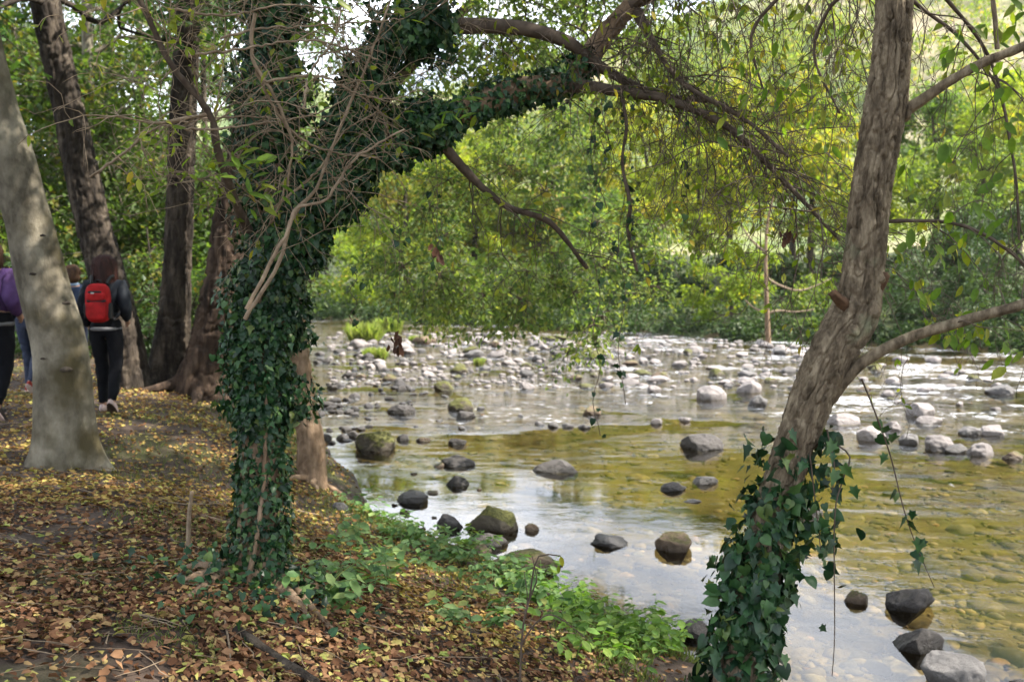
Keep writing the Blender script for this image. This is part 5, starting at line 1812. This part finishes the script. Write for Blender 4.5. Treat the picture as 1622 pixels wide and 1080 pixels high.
# ------------------------------------------------------------------ bank floor: leaves, plants, sticks, grass
def litter():
    rng = np.random.default_rng(19)
    gr = TERR["ground"]
    n = 95000
    # even over the visible part of the bank, denser towards the camera
    Yv = 3.2 * (22 / 3.2) ** rng.random(n)
    X = (rng.uniform(-60, 1330, n) - CX) / FPX * Yv
    dl, _ = shore_d(X, Yv)
    patch = fbm(np.stack([X * 1.1, Yv * 1.1, X * 0 + 8], -1), 3)
    keep = (dl > 0.12) & (rng.random(n) < np.clip((patch - .33) * 6.5, .12 + .3 * sstep(5.5, 7.5, Yv), 1)) & (rng.random(n) < np.clip(.35 + dl * .5, 0, 1))
    X, Yv, dl = X[keep], Yv[keep], dl[keep]
    n = len(X)
    z = height(X, Yv) + rng.uniform(.004, .022, n)
    c = np.stack([X, Yv, z], -1)
    e = .06
    gx = (height(X + e, Yv) - height(X - e, Yv)) / (2 * e)
    gy = (height(X, Yv + e) - height(X, Yv - e)) / (2 * e)
    nm = norm(np.stack([-gx, -gy, np.ones(n)], -1)) + rng.normal(size=(n, 3)) * .45
    a = rng.uniform(0, 6.28, n)
    ax = np.stack([np.cos(a), np.sin(a), rng.normal(size=n) * .12 + gx * np.cos(a) + gy * np.sin(a)], -1)
    s = rng.uniform(.024, .058, n)
    sun_warm = (fbm(np.stack([X * .7, Yv * .7, X * 0 + 2], -1), 2) * .5 + sstep(5.5, 9, Yv) * .55 + sstep(-2.0, -.3, X) * .12) > .52  # zone where warm sunlight is put into the leaf colour
    d = np.hypot(X, Yv)
    py = 420 - FPX * (z - CAMZ) / Yv
    px = CX + FPX * X / Yv
    score = s / d * ((py < 1085) & (px > 0) & (px < 1622))
    o = np.argsort(-score)
    near, rest = o[:300], o[300:]
    for k, (nm_, mt, lb) in enumerate((("leaf_litter", 'litter', "brown fallen leaves covering the bank"), ("leaf_litter", 'litter_lit', "fallen leaves tinted gold for sunlight on the bank"))):
        sel = rest[sun_warm[rest] == bool(k)]
        mb = MB()
        for q in range(5):
            sq = sel[q::5]
            leaves(mb, c[sq], ax[sq], nm[sq], s[sq], ('dry0', 'dry1', 'dry2', 'dry3', 'lance')[q], None, 1.35 if q == 4 else 1.0)
        mb.build(nm_, M[mt], kind="stuff")["label"] = lb
    lm = [leaf_mesh("fallen_leaf", sh, M['litter'], w) for sh, w in (('dry0', 1.1), ('dry1', 1.0), ('dry2', 1.0), ('dry3', 1.1))]
    leaf_objects("fallen_leaf", lm, c[near], ax[near], nm[near], s[near] * 1.15, gr)
    # bits of twig among the leaves
    mb = MB()
    for i in range(450):
        y = 3.8 * (13 / 3.8) ** rng.random()
        x = (rng.uniform(-20, 900) - CX) / FPX * y
        if shore_d(np.array([x]), np.array([y]))[0][0] < .3:
            continue
        a_, l_ = rng.uniform(0, 6.28), rng.uniform(.05, .28)
        q = []
        for t_ in (-.5, -.1, .3, .5):
            xx, yy = x + math.cos(a_) * l_ * t_ + rng.normal() * .008, y + math.sin(a_) * l_ * t_ + rng.normal() * .008
            q.append([xx, yy, H(xx, yy) + .022 + rng.uniform(0, .012)])
        tube(mb, np.array(q), rng.uniform(.001, .003), 4)
    mb.build("twig_litter", M['twig'], kind="stuff")["label"] = "small dry twigs among the fallen leaves"
    # fallen leaves on the near stones and along the waterline are part of the litter above


litter()


ORD = ["leftmost", "second", "third", "fourth", "fifth", "sixth", "seventh", "eighth", "ninth", "tenth", "eleventh", "twelfth", "thirteenth", "fourteenth", "fifteenth", "sixteenth",
       "seventeenth", "eighteenth", "nineteenth", "twentieth"]


def bank_plants():
    rng = np.random.default_rng(29)
    LM = {'nettle': [leaf_mesh("leaf", 'oval', M['nettle'], .85), leaf_mesh("leaf", 'oval', M['nettle'], 1.1)], 'bramble': [leaf_mesh("leaf", 'oval', M['bramble'], 1.0), leaf_mesh("leaf", 'lance', M['bramble'], 1.5)]}
    protos = {}
    for kind in ('nettle', 'bramble'):
        protos[kind] = []
        for k in range(5):
            tall = rng.uniform(.10, .17)
            mb = MB()
            mats_l = []
            for st in range(2):
                a = rng.uniform(0, 6.28)
                d = np.array([math.cos(a) * .8, math.sin(a) * .8, 1.0])
                q = resample([np.array([0, 0, -.03]), d * tall * .5, d * tall * np.array([1.7, 1.7, .9])], 8)
                tube(mb, q, np.linspace(.003, .0012, 8), 4)
                for j in range(2, 8):
                    b = a + (1.2 if j % 2 else -1.2) + rng.normal() * .6
                    mats_l.append(leaf_matrix(q[j], np.array([math.cos(b), math.sin(b), -.2 + rng.normal() * .2]), np.array([rng.normal() * .35, -.2 + rng.normal() * .35, 1.0]), rng.uniform(.045, .085)))
            protos[kind].append((mb.mesh("stem", M[kind]), mats_l))
    # curve of each strip in the picture, number, kind, words
    zones = [
        ([(470, 930), (560, 965)], 14, 10, 'nettle', "sparse pale leaved plant among the roots of the ivied tree"),
        ([(500, 890), (640, 905)], 22, 19, 'nettle', "low nettle at the right foot of the ivied tree"),
        ([(600, 830), (720, 860)], 18, 19, 'nettle', "low nettle halfway down the bank above the flat earthy rock"),
        ([(680, 868), (840, 925)], 20, 20, 'nettle', "pale leaved nettle along the bank above the brown rock shelf"),
        ([(840, 925), (980, 985)], 18, 19, 'bramble', "green leafy plant at the bank edge beside the sky reflection"),
        ([(900, 990), (1090, 1035)], 26, 20, 'bramble', "bright green plant beside the ivied leaning tree"),
        ([(740, 905), (900, 965)], 16, 18, 'nettle', "pale leaved plant between the rock shelf and the brown litter"),
        ([(985, 975), (1095, 1015)], 14, 17, 'bramble', "bright plant hugging the waterline left of the leaning tree"),
        ([(600, 845), (780, 905)], 14, 18, 'nettle', "nettle on the slope below the round grey bank stone"),
        ([(860, 965), (1040, 1050)], 16, 16, 'bramble', "low green plant on the litter side of the bank strip"),
        ([(560, 800), (585, 815)], 8, 5, 'nettle', "small plant by the round grey stone on the bank"),
        ([(640, 965), (820, 1000)], 16, 6, 'nettle', "lone small plant in the brown leaf litter near the camera"),
    ]
    for (line, wid, n, kind, lab) in zones:
        made = []
        tries = 0
        while len(made) < n and tries < 900:
            tries += 1
            u = rng.random()
            px = line[0][0] + (line[1][0] - line[0][0]) * u + rng.normal() * 8
            py = line[0][1] + (line[1][1] - line[0][1]) * u + rng.normal() * wid
            g = G(px, py, -.3)
            for _ in range(10):
                g = G(px, py, H(g[0], g[1]))
            dl, _ = shore_d(g[:1], g[1:2])
            if dl[0] < .10:
                continue
            made.append((px, g))
        made.sort(key=lambda q: q[0])
        for i, (px, g) in enumerate(made):
            st, ml = protos[kind][rng.integers(5)]
            t = thing("bank_plant", g, lab + (", leftmost" if i == 0 else ", %s from the left" % ORD[i]), "plant", "plants along the bank edge")
            t.rotation_euler = (rng.normal() * .12, rng.normal() * .12, rng.uniform(0, 6.28))
            s = rng.uniform(.9, 1.5)
            t.scale = (s, s, s)
            o = bpy.data.objects.new("stem", st)
            COL.objects.link(o)
            o.parent = t
            for k, m_ in enumerate(ml):
                o = bpy.data.objects.new("leaf", LM[kind][k % 2])
                COL.objects.link(o)
                o.parent = t
                o.matrix_local = m_


bank_plants()


def grass_blades(mb, rng, X, Y, h, z0=None, spread=.5):
    n = len(X)
    z = height(X, Y) if z0 is None else np.full(n, z0)
    c = np.stack([X, Y, z - .01], -1)
    ax = np.stack([rng.normal(size=n) * spread, rng.normal(size=n) * spread, np.ones(n)], -1)
    leaves(mb, c, ax, rdir(n, rng), h * rng.uniform(.5, 1.3, n), 'lance', None, .25)


def grasses():
    rng = np.random.default_rng(33)
    mb = MB()
    n = 26000
    Y = 5.5 * (30 / 5.5) ** rng.random(n)
    xs = np.interp(Y, L_SHORE[:, 0], L_SHORE[:, 1])
    X = xs - rng.gamma(2.0, .28, n)
    dl, _ = shore_d(X, Y)
    pt = fbm(np.stack([X * 1.4, Y * 1.4, X * 0 + 1], -1), 3)
    k = (dl > .08) & (pt > .47)
    grass_blades(mb, rng, X[k], Y[k], .075)
    n = 9000                                           # thin grass by the path
    Y = 6.0 * (16 / 6.0) ** rng.random(n)
    X = (rng.uniform(150, 620, n) - CX) / FPX * Y
    pt = fbm(np.stack([X * 1.2, Y * 1.2, X * 0 + 5], -1), 3)
    dl, _ = shore_d(X, Y)
    k = (pt > .53) & (dl > .2)
    grass_blades(mb, rng, X[k], Y[k], .06)
    n = 5000                                           # grass on the near left
    Y = 3.7 * (5.5 / 3.7) ** rng.random(n)
    X = (rng.uniform(-20, 330, n) - CX) / FPX * Y
    pt = fbm(np.stack([X * 2, Y * 2, X * 0 + 15], -1), 3)
    k = pt > .58
    grass_blades(mb, rng, X[k], Y[k], .05, spread=.8)
    mb.build("bank_grass", M['grass'], kind="stuff")["label"] = "short thin grass on the bank"
    for (px, py, w, h, lab) in ((575, 542, 46, 28, "pale green grass tuft standing in the river, left of its neighbour"), (614, 527, 36, 22, "yellow green grass tuft behind the first, farther up the river"),
                                (592, 568, 34, 16, "low green grass tuft in front of the tall river grass"), (655, 541, 18, 10, "tiny grass tuft right of the tall river grass"), (758, 577, 16, 10, "tiny grass tuft among the pale cobbles")):
        g = G(px, py, WATER)
        t = thing("grass_tuft", (g[0], g[1], WATER), lab, "grass tuft", "grass tufts in the river")
        mb = MB()
        n = 900 if w > 30 else 260
        r = W(w, g[1]) / 2
        a, q = rng.uniform(0, 6.28, n), np.sqrt(rng.random(n))
        X, Yv = g[0] + np.cos(a) * q * r, g[1] + .3 + np.sin(a) * q * r * .8
        grass_blades(mb, rng, X, Yv, W(h, g[1]) * 1.0, WATER - .02, .35)
        mb.build("blades", M['reed'], t, "stuff")
        p_, f = rock_shape(px, 2, lump=.2)
        MB().add(p_ * [r, r * .8, .12] + [g[0], g[1] + .3, WATER - .02], f).build("root_clod", M['soil'], t)


grasses()


def sticks():
    rng = np.random.default_rng(37)

    def lay(spec, r0, r1, mat, label, name="fallen_branch", lift=.02, tw=0):
        pts = []
        for a, b in spec:
            g = G(a, b, 0)
            for _ in range(8):
                g = G(a, b, H(g[0], g[1]))
            pts.append([g[0], g[1], g[2] + lift])
        q = resample(pts, 30)
        t = thing(name, pts[0], label, "fallen branch", "sticks on the leafy bank")
        mb = MB()
        tube(mb, q, np.linspace(r0, r1, 30), 10, disp=bark_disp(r0 * .12, 30, 8, spec[0][0], .12))
        mb.build("stem", M[mat], t)
        for k in range(tw):
            m2 = MB()
            for (p, r) in sprout(rng, np.column_stack([q, np.full(30, r1)]), 1, .3, r1 * .5, .3, 0, 0):
                tube(m2, p, r, 5)
            m2.build("twig", M[mat], t)
    lay([(372, 1003), (400, 1020), (440, 1050), (500, 1090)], .022, .028, 'bark_dark', "dark smooth fallen branch at the bottom edge below the ivied tree", lift=.02)
    lay([(318, 822), (340, 828), (368, 836)], .022, .017, 'bark_brown', "short brown log lying left of the ivied trunk")
    lay([(240, 755), (270, 780), (300, 800), (330, 800), (365, 793)], .006, .003, 'twig', "thin crooked stick on the leaves left of the ivied tree", tw=3)
    lay([(270, 800), (310, 803), (350, 800)], .005, .003, 'twig', "thin straight stick crossing the crooked one", tw=1)
    lay([(470, 812), (500, 818), (520, 825)], .008, .005, 'twig', "short stick between the ivied trunk and the grey bank stone")
    lay([(640, 1048), (720, 1046), (790, 1048)], .004, .003, 'twig', "thin pale stalk lying across the near leaf litter")
    lay([(355, 985), (362, 1020), (366, 1060)], .006, .004, 'twig', "thin stick pointing at the camera beside the dark branch", tw=2)
    # upright peg of dead wood left of the ivied tree
    g = G(296, 858, 0)
    t = thing("dead_stick", (g[0], g[1], H(g[0], g[1])), "short grey dead stem standing in the leaves left of the ivied trunk", "dead stem")
    mb = MB()
    q = resample([[g[0], g[1], H(g[0], g[1]) - .05], P(300, 815, g[1]), P(304, 778, g[1])], 20)
    tube(mb, q, np.linspace(.016, .010, 20), 10, disp=bark_disp(.003, 40, 9, 2, .15))
    mb.build("stem", M['twig'], t)
    # bare young stem in the foreground
    g = G(822, 1100, -.2)
    Y = g[1]
    t = thing("bare_sapling", (g[0], Y, H(g[0], Y)), "thin bare young stem rising from the near leaf litter at centre", "sapling")
    for sp_, r in (([(820, 1110), (826, 1020), (838, 950), (848, 890), (862, 878), (888, 880)], .007), ([(838, 950), (846, 930), (850, 915), (843, 880)], .004), ([(826, 1020), (850, 985), (880, 975), (940, 1020)], .004), ([(834, 970), (835, 940), (830, 905)], .003)):
        mb = MB()
        p = [P(a, b, Y) for a, b in sp_]
        if r > .006:
            p[0][2] = H(g[0], Y) - .03
        q = resample(p, 24)
        tube(mb, q, np.linspace(r, r * .4, 24), 7)
        mb.build("stem" if r > .006 else "twig", M['twig_dark'], t)
    C = [P(888, 880, Y), P(885, 895, Y)]
    leaf_objects("leaf", [leaf_mesh("leaf", 'lance', M['leaf_yg'], 1.2)], C, [np.array([.2, 0, -1]), np.array([0, .2, -1])], [np.array([0, -1, .2])] * 2, [.05, .04], t)
    # pink petal-like scrap on the leaves
    g = G(584, 1062, -.05)
    z = H(g[0], g[1])
    m = leaf_mat("pink petal", [(0, (.55, .05, .12)), (1, (.7, .12, .2))], .2, .6)
    t = thing("pink_flower", (g[0], g[1], z), "bright pink fallen flower on the brown leaves at the bottom", "flower")
    C = [np.array([g[0], g[1], z + .03])] * 5
    U = [np.array([math.cos(a), math.sin(a), .35]) for a in (0, 1.3, 2.5, 3.7, 5.0)]
    leaf_objects("petal", [leaf_mesh("petal", 'oval', m, 1.3)], C, U, [np.array([0, -.3, 1])] * 5, [.05, .045, .05, .04, .045], t)


sticks()


# ------------------------------------------------------------------ walkers
def skin_obj(name, verts, edges, rad, mat, parent, sub=2, root=0):
    me = bpy.data.meshes.new(name)
    me.from_pydata([tuple(v) for v in verts], edges, [])
    o = bpy.data.objects.new(name, me)
    COL.objects.link(o)
    md = o.modifiers.new("skin", 'SKIN')
    md.use_smooth_shade = True
    for i, r in enumerate(rad):
        s = me.skin_vertices[0].data[i]
        s.radius = (r, r) if not isinstance(r, tuple) else r
        s.use_root = (i == root)
    ms = o.modifiers.new("sub", 'SUBSURF')
    ms.levels = ms.render_levels = sub
    dg = bpy.context.evaluated_depsgraph_get()
    m2 = bpy.data.meshes.new_from_object(o.evaluated_get(dg))
    m2.name = name
    m2.materials.clear()
    m2.materials.append(mat)
    if name in ("jacket", "trousers"):      # folds in the cloth
        n = len(m2.vertices)
        co = np.empty(n * 3)
        no = np.empty(n * 3)
        m2.vertices.foreach_get("co", co)
        m2.vertices.foreach_get("normal", no)
        co, no = co.reshape(-1, 3), no.reshape(-1, 3)
        g = co * np.array([9, 9, 15 if name == "jacket" else 11]) + np.array([0, 0, 1])[None] * np.sin(co[:, :1] * 14) * 1.2
        co = co + no * ((np.abs(2 * vnoise(g) - 1) - .5) * .020 + (fbm(co * 5, 2)[:, None].reshape(-1) - .5) * .014)[:, None]
        m2.vertices.foreach_set("co", co.ravel())
        m2.update()
    bpy.data.objects.remove(o)
    q = bpy.data.objects.new(name, m2)
    COL.objects.link(q)
    q.parent = parent
    return q


def blob(name, c, s, mat, parent, seed=1, sub=3, lump=.06, rot=None):
    p, f = rock_shape(seed, sub, lump=lump, cuts=0, rough=.01)
    p = p * np.asarray(s)
    if rot:
        R = np.array(Matrix.Rotation(rot[0], 3, rot[1]))
        p = p @ R.T
    o = MB().add(p + np.asarray(c), f).build(name, mat)
    o.parent = parent
    return o


M['skin'] = plain("skin", (.42, .25, .18), .5)
M['hair_red'] = noise_mat("auburn hair", [(.3, (.014, .006, .005)), (.7, (.055, .017, .012))], 40, (1, 1, .12), rough=.6, bump=.5, bscale=90, dist=.01)
M['hair_brown'] = noise_mat("brown hair", [(.3, (.03, .015, .008)), (.7, (.09, .045, .022))], 40, (1, 1, .12), rough=.6, bump=.5, bscale=90, dist=.01)
M['navy'] = plain("dark jacket cloth", (.008, .011, .017), .7, .3, 14, .2)
M['blue'] = plain("blue cloth", (.03, .05, .11), .7, .3, 14)
M['collar'] = plain("light blue cloth", (.30, .42, .62), .7)
M['purple'] = plain("purple jacket cloth", (.075, .035, .125), .75, .4, 12)
M['jeans_dark'] = plain("black denim", (.007, .0075, .010), .9, .2, 40, .12)
M['jeans'] = plain("dark blue denim", (.03, .04, .075), .8, .2, 40)
M['shoe_pale'] = plain("pale shoe", (.55, .42, .40), .6)
M['shoe_dark'] = plain("dark shoe", (.03, .025, .025), .6)
M['shoe_red'] = plain("red shoe", (.3, .03, .02), .6)
M['red'] = plain("red nylon", (.36, .012, .014), .7, .5, 14, .2, .4)
M['black'] = plain("black nylon", (.012, .012, .014), .6, .2, 30)
M['grey_cloth'] = plain("grey knit", (.16, .16, .17), .85)
M['metal'] = plain("steel buckle", (.5, .5, .5), .3)


def person(loc, rz, h, label, hair, jacket, trousers, shoes, hair_len=.28, step=.22, shirt=None, collar=None, arm_bend=.10, w=1.0, hair_w=1.0):
    """a walker seen from behind: local +Y is the walking direction"""
    t = thing("person", loc, label, "person")
    s = h / 1.66
    V = lambda *a: np.array(a) * s
    # left leg forward and planted, right leg behind with the heel lifted
    J = {
        'pel': V(0, 0, .96), 'waist': V(0, .01, 1.08), 'chest': V(0, .015, 1.26), 'ubk': V(0, 0, 1.37), 'neck': V(0, .01, 1.45), 'head': V(0, .03, 1.535), 'crown': V(0, .025, 1.60),
        'hl': V(-.09, 0, .90), 'kl': V(-.085, step * .45, .50), 'al': V(-.08, step * .35, .085), 'tl': V(-.085, step * .35 + .13, .03),
        'hr': V(.09, 0, .90), 'kr': V(.09, .02, .48), 'ar': V(.085, -step * .75, .13), 'tr': V(.085, -step * .75 + .10, .035),
        'sl': V(-.165, 0, 1.375), 'el': V(-.235, -.05, 1.11), 'wl': V(-.20, arm_bend, .93), 'gl': V(-.195, arm_bend + .05, .87),
        'sr': V(.165, 0, 1.375), 'er': V(.235, -.08, 1.12), 'wr': V(.19, arm_bend, 1.0), 'gr': V(.185, arm_bend + .06, .95),
    }
    K = list(J)
    ix = {k: i for i, k in enumerate(K)}
    E = [('pel', 'waist'), ('waist', 'chest'), ('chest', 'ubk'), ('ubk', 'neck'), ('neck', 'head'), ('head', 'crown'), ('pel', 'hl'), ('hl', 'kl'), ('kl', 'al'), ('al', 'tl'), ('pel', 'hr'), ('hr', 'kr'), ('kr', 'ar'), ('ar', 'tr'),
         ('ubk', 'sl'), ('sl', 'el'), ('el', 'wl'), ('wl', 'gl'), ('ubk', 'sr'), ('sr', 'er'), ('er', 'wr'), ('wr', 'gr')]
    Rr = dict(pel=.12, waist=.105, chest=.12, ubk=.085, neck=.05, head=.085, crown=.075, hl=.085, kl=.055, al=.038, tl=.03, hr=.085, kr=.055, ar=.038, tr=.03, sl=.055, el=.04, wl=.028, gl=.03, sr=.055, er=.04, wr=.028, gr=.03)

    def sub(keys, ed, grow, mat, name, rt, lv=2, over={}):
        loc_ix = {k: i for i, k in enumerate(keys)}
        skin_obj(name, [J[k] for k in keys], [(loc_ix[a], loc_ix[b]) for a, b in ed], [over.get(k, Rr[k] * s * w + grow * s) for k in keys], mat, t, lv, loc_ix[rt])
    sub(K, E, 0, M['skin'], "body", 'pel')
    tk = ['pel', 'waist', 'hl', 'kl', 'al', 'hr', 'kr', 'ar']
    sub(tk, [e for e in E if e[0] in tk and e[1] in tk], .022, trousers, "trousers", 'pel', 3, {'al': .055 * s, 'ar': .055 * s})
    jk = ['pel', 'waist', 'chest', 'ubk', 'sl', 'el', 'wl', 'sr', 'er', 'wr']
    J['pel'] = V(0, 0, 1.0)
    sub(jk, [e for e in E if e[0] in jk and e[1] in jk], .032, jacket, "jacket", 'chest', 3)
    if shirt:
        mb = MB()
        a = np.linspace(0, 2 * PI, 28)
        q = [np.array([math.cos(x) * .150 * w, math.sin(x) * .125 * w, .915]) * s for x in a]
        tube(mb, np.array(q), .020 * s, 8, cap=False)
        o = mb.build("shirt_hem", shirt)
        o.parent = t
    if collar is not None:
        mb = MB()
        a = np.linspace(0, 2 * PI, 24)
        q = [np.array([math.cos(x) * .072, math.sin(x) * .066 + .005, 1.435]) * s for x in a]
        tube(mb, np.array(q), .022 * s, 8, cap=False)
        o = mb.build("collar", collar)
        o.parent = t
    # hair: cap over the back of the head plus the fall to the shoulders
    p, f = rock_shape(7, 4, lump=.08, cuts=0, rough=.05)
    lower = sstep(.1, -.9, p[:, 2])
    q = p * np.array([.103, .108, .118])
    q[:, 2] -= lower * (hair_len - .10)
    q[:, 0] *= hair_w * (1 + .20 * lower)
    q[:, 1] = np.where(q[:, 1] > .05, .05 + (q[:, 1] - .05) * .25, q[:, 1]) - .012 - .03 * lower
    o = MB().add((q + [0, .01, 1.575]) * s, f).build("hair", hair)
    o.parent = t
    st = MB()
    rh = np.random.default_rng(int(h * 1000))
    for i in range(170):
        a = rh.uniform(PI * .98, 2.02 * PI) if i % 5 else rh.uniform(0, 2 * PI)
        e0 = rh.uniform(.35, 1.35)
        zt = -(hair_len - .118) * rh.uniform(.55, 1.08) if a > PI * .95 else -.0
        q_ = []
        for t_ in np.linspace(0, 1, 8):
            e = e0 * (1 - min(1, t_ * 1.8))
            rr_ = math.cos(e) if t_ * 1.8 < 1 else 1 + .14 * (t_ - .55)
            zz = .122 * math.sin(e) if t_ * 1.8 < 1 else zt * (t_ - .55) / .45
            q_.append([math.cos(a) * .107 * hair_w * rr_ + rh.normal() * .002, math.sin(a) * .112 * rr_ * (1 if a > PI * .95 else .7) + rh.normal() * .002, zz])
        tube(st, (np.array(q_) + [0, .01, 1.575]) * s, np.linspace(.008, .0035, 8) * s, 5)
    o = st.build("hair_strands", hair, None, "stuff")
    o.parent = t
    for sx in (-1, 1):
        blob("ear", V(sx * .092, .025, 1.53), V(.012, .02, .032), M['skin'], t, 3, 2)
        blob("eye", V(sx * .032, .108, 1.55), V(.012, .010, .009), M['shoe_dark'], t, 3, 2)
    blob("nose", V(0, .122, 1.525), V(.014, .022, .026), M['skin'], t, 4, 2)
    blob("mouth", V(0, .108, 1.49), V(.026, .010, .008), M['hair_red'], t, 5, 2)
    for side, sx in (('l', -1), ('r', 1)):
        # fingers closing on the palm
        g, wri = J['g' + side], J['w' + side]
        d = norm(g - wri)
        for k in range(5):
            off = np.array([sx * (-.012), .018 - .012 * k, 0]) * s if k < 4 else np.array([-sx * .03, .03, .02]) * s
            L_ = [.06, .068, .064, .05, .045][k] * s
            mb = MB()
            c0 = g + off
            qf = resample([c0, c0 + d * L_ * .5 + np.array([-sx * .006, 0, 0]) * s, c0 + d * L_ * .85 + np.array([-sx * .022, 0, 0]) * s], 8)
            tube(mb, qf, np.linspace(.009, .006, 8) * s, 6)
            mb.build("finger" if k < 4 else "thumb", M['skin']).parent = t
        # shoes with a sole
        a_, t_ = J['a' + side], J['t' + side]
        lift = side == 'r'
        sh = bpy.data.objects.new("shoe", None)
        c = (a_ + t_) / 2 + V(0, .0, -.005)
        ang = -.75 if lift else 0.0
        ps, f = rock_shape(11, 3, lump=.05, cuts=0, rough=.0)
        up = ps * np.array([.046, .135, .05])
        up[:, 2] = np.maximum(up[:, 2], -.028) * np.where(up[:, 1] > .03, .75, 1.25)
        so = ps * np.array([.049, .14, .018]) + [0, 0, -.034]
        R = np.array(Matrix.Rotation(ang, 3, 'X'))
        o = MB().add(((up @ R.T) * s) + c, f).build("shoe", shoes)
        o.parent = t
        o2 = MB().add(((so @ R.T) * s) + c, f).build("sole", M['shoe_pale'] if shoes is not M['shoe_pale'] else M['bark_red'], o)
        o2.matrix_parent_inverse = Matrix()
    t.rotation_euler = (0, 0, rz)
    return t


def on_ground(px, py):
    g = G(px, py, 0)
    for _ in range(8):
        g = G(px, py, H(g[0], g[1]))
    return g


g = on_ground(172, 655)
walker = person(g, math.radians(4), 1.67, "woman with auburn hair, black jacket and red backpack walking away by the pale trunk", M['hair_red'], M['navy'], M['jeans_dark'], M['shoe_pale'], shirt=M['grey_cloth'], hair_len=.36, hair_w=1.22)
# backpack: rests on her back, a thing of its own
s = 1.67 / 1.66
bp = thing("backpack", (g[0], g[1], g[2]), "small red backpack with black trim on the auburn haired woman's back", "backpack")


def rounded(cx, cy, cz, sx, sy, sz, seed, e=.55):
    v, f = ICO[4]
    q = np.sign(v) * np.abs(v) ** e
    return q * np.array([sx, sy, sz]) + np.array([cx, cy, cz]), f


def bag_part(name, args, mat, parent=bp):
    v, f = rounded(*args)
    o = MB().add(v, f).build(name, mat)
    o.parent = parent
    return o


body = bag_part("bag_body", (0, -.215, 1.20, .125, .065, .205, 1), M['red'])
bag_part("front_pocket", (0, -.283, 1.12, .105, .030, .095, 1), M['red'])
bag_part("top_pocket", (0, -.275, 1.27, .095, .026, .045, 1), M['red'])
bag_part("zip_panel", (0, -.268, 1.225, .100, .022, .018, 1), M['black'])
bag_part("zip_panel", (-.01, -.285, 1.315, .070, .012, .014, 1), M['black'])
bag_part("buckle", (-.03, -.295, 1.305, .018, .006, .008, 1), M['metal'])
for sx in (-1, 1):
    bag_part("side_pocket", (sx * .122, -.215, 1.12, .020, .045, .085, 1), M['black'])
    mb = MB()
    q = resample(np.array([[sx * .075, -.16, 1.40], [sx * .10, -.09, 1.475], [sx * .115, .03, 1.46], [sx * .13, .165, 1.32], [sx * .135, .13, 1.12], [sx * .12, -.12, 1.02]]), 26)
    tube(mb, q, .018, 6)
    mb.build("strap", M['black']).parent = bp
mb = MB()
tube(mb, resample(np.array([[-.03, -.19, 1.40], [-.02, -.20, 1.435], [.02, -.20, 1.435], [.03, -.19, 1.40]]), 14), .008, 6)
mb.build("carry_loop", M['black']).parent = bp
bp.rotation_euler = (0, 0, math.radians(4))

g2 = on_ground(-4, 664)
person(g2, math.radians(-4), 1.80, "walker in a purple jacket cut off by the left edge", M['hair_brown'], M['purple'], M['jeans_dark'], M['shoe_dark'], shirt=M['grey_cloth'], hair_len=.26, w=1.14)
sb = thing("shoulder_bag", g2, "dark and red bag hanging behind the purple jacket at the left edge", "bag")
bag_part("bag_body", (.03, -.23, 1.12, .10, .055, .15, 1), M['black'], sb)
bag_part("red_panel", (.04, -.275, 1.03, .085, .025, .075, 1), M['red'], sb)
mb = MB()
tube(mb, resample(np.array([[.0, -.21, 1.25], [.04, -.15, 1.43], [.10, .0, 1.49], [.08, .17, 1.35]]), 18), .014, 6)
mb.build("strap", M['black']).parent = sb
g3 = on_ground(120, 622)
person(g3, 0.35, 1.54, "brown haired walker with a light blue collar ahead of the red backpack", M['hair_brown'], M['blue'], M['jeans'], M['shoe_dark'], hair_len=.12, collar=M['collar'])
g4 = on_ground(50, 622)
person(g4, -0.1, 1.60, "walker in dark blue jeans and red shoes mostly hidden behind the pale trunk", M['hair_brown'], M['navy'], M['jeans'], M['shoe_red'], hair_len=.14)


# ------------------------------------------------------------------ air
def haze():
    v = np.array([[x, y, z] for x in (-1150, 1150) for y in (-1150, 1150) for z in (WATER - 3.2, 190)], float)
    q = np.array([[0, 1, 3, 2], [4, 6, 7, 5], [0, 4, 5, 1], [2, 3, 7, 6], [0, 2, 6, 4], [1, 5, 7, 3]])
    m, t = new_mat("haze air")
    pv = nd(t, "ShaderNodeVolumePrincipled")
    pv.inputs['Color'].default_value = (.92, .96, 1, 1)
    pv.inputs['Density'].default_value = 0.0002
    pv.inputs['Anisotropy'].default_value = 0.3
    o = nd(t, "ShaderNodeOutputMaterial")
    t.links.new(pv.outputs[0], o.inputs['Volume'])
    MB().add(v, None, q).build("haze", m, kind="stuff", smooth=False)["label"] = "thin pale haze in the valley air"


haze()
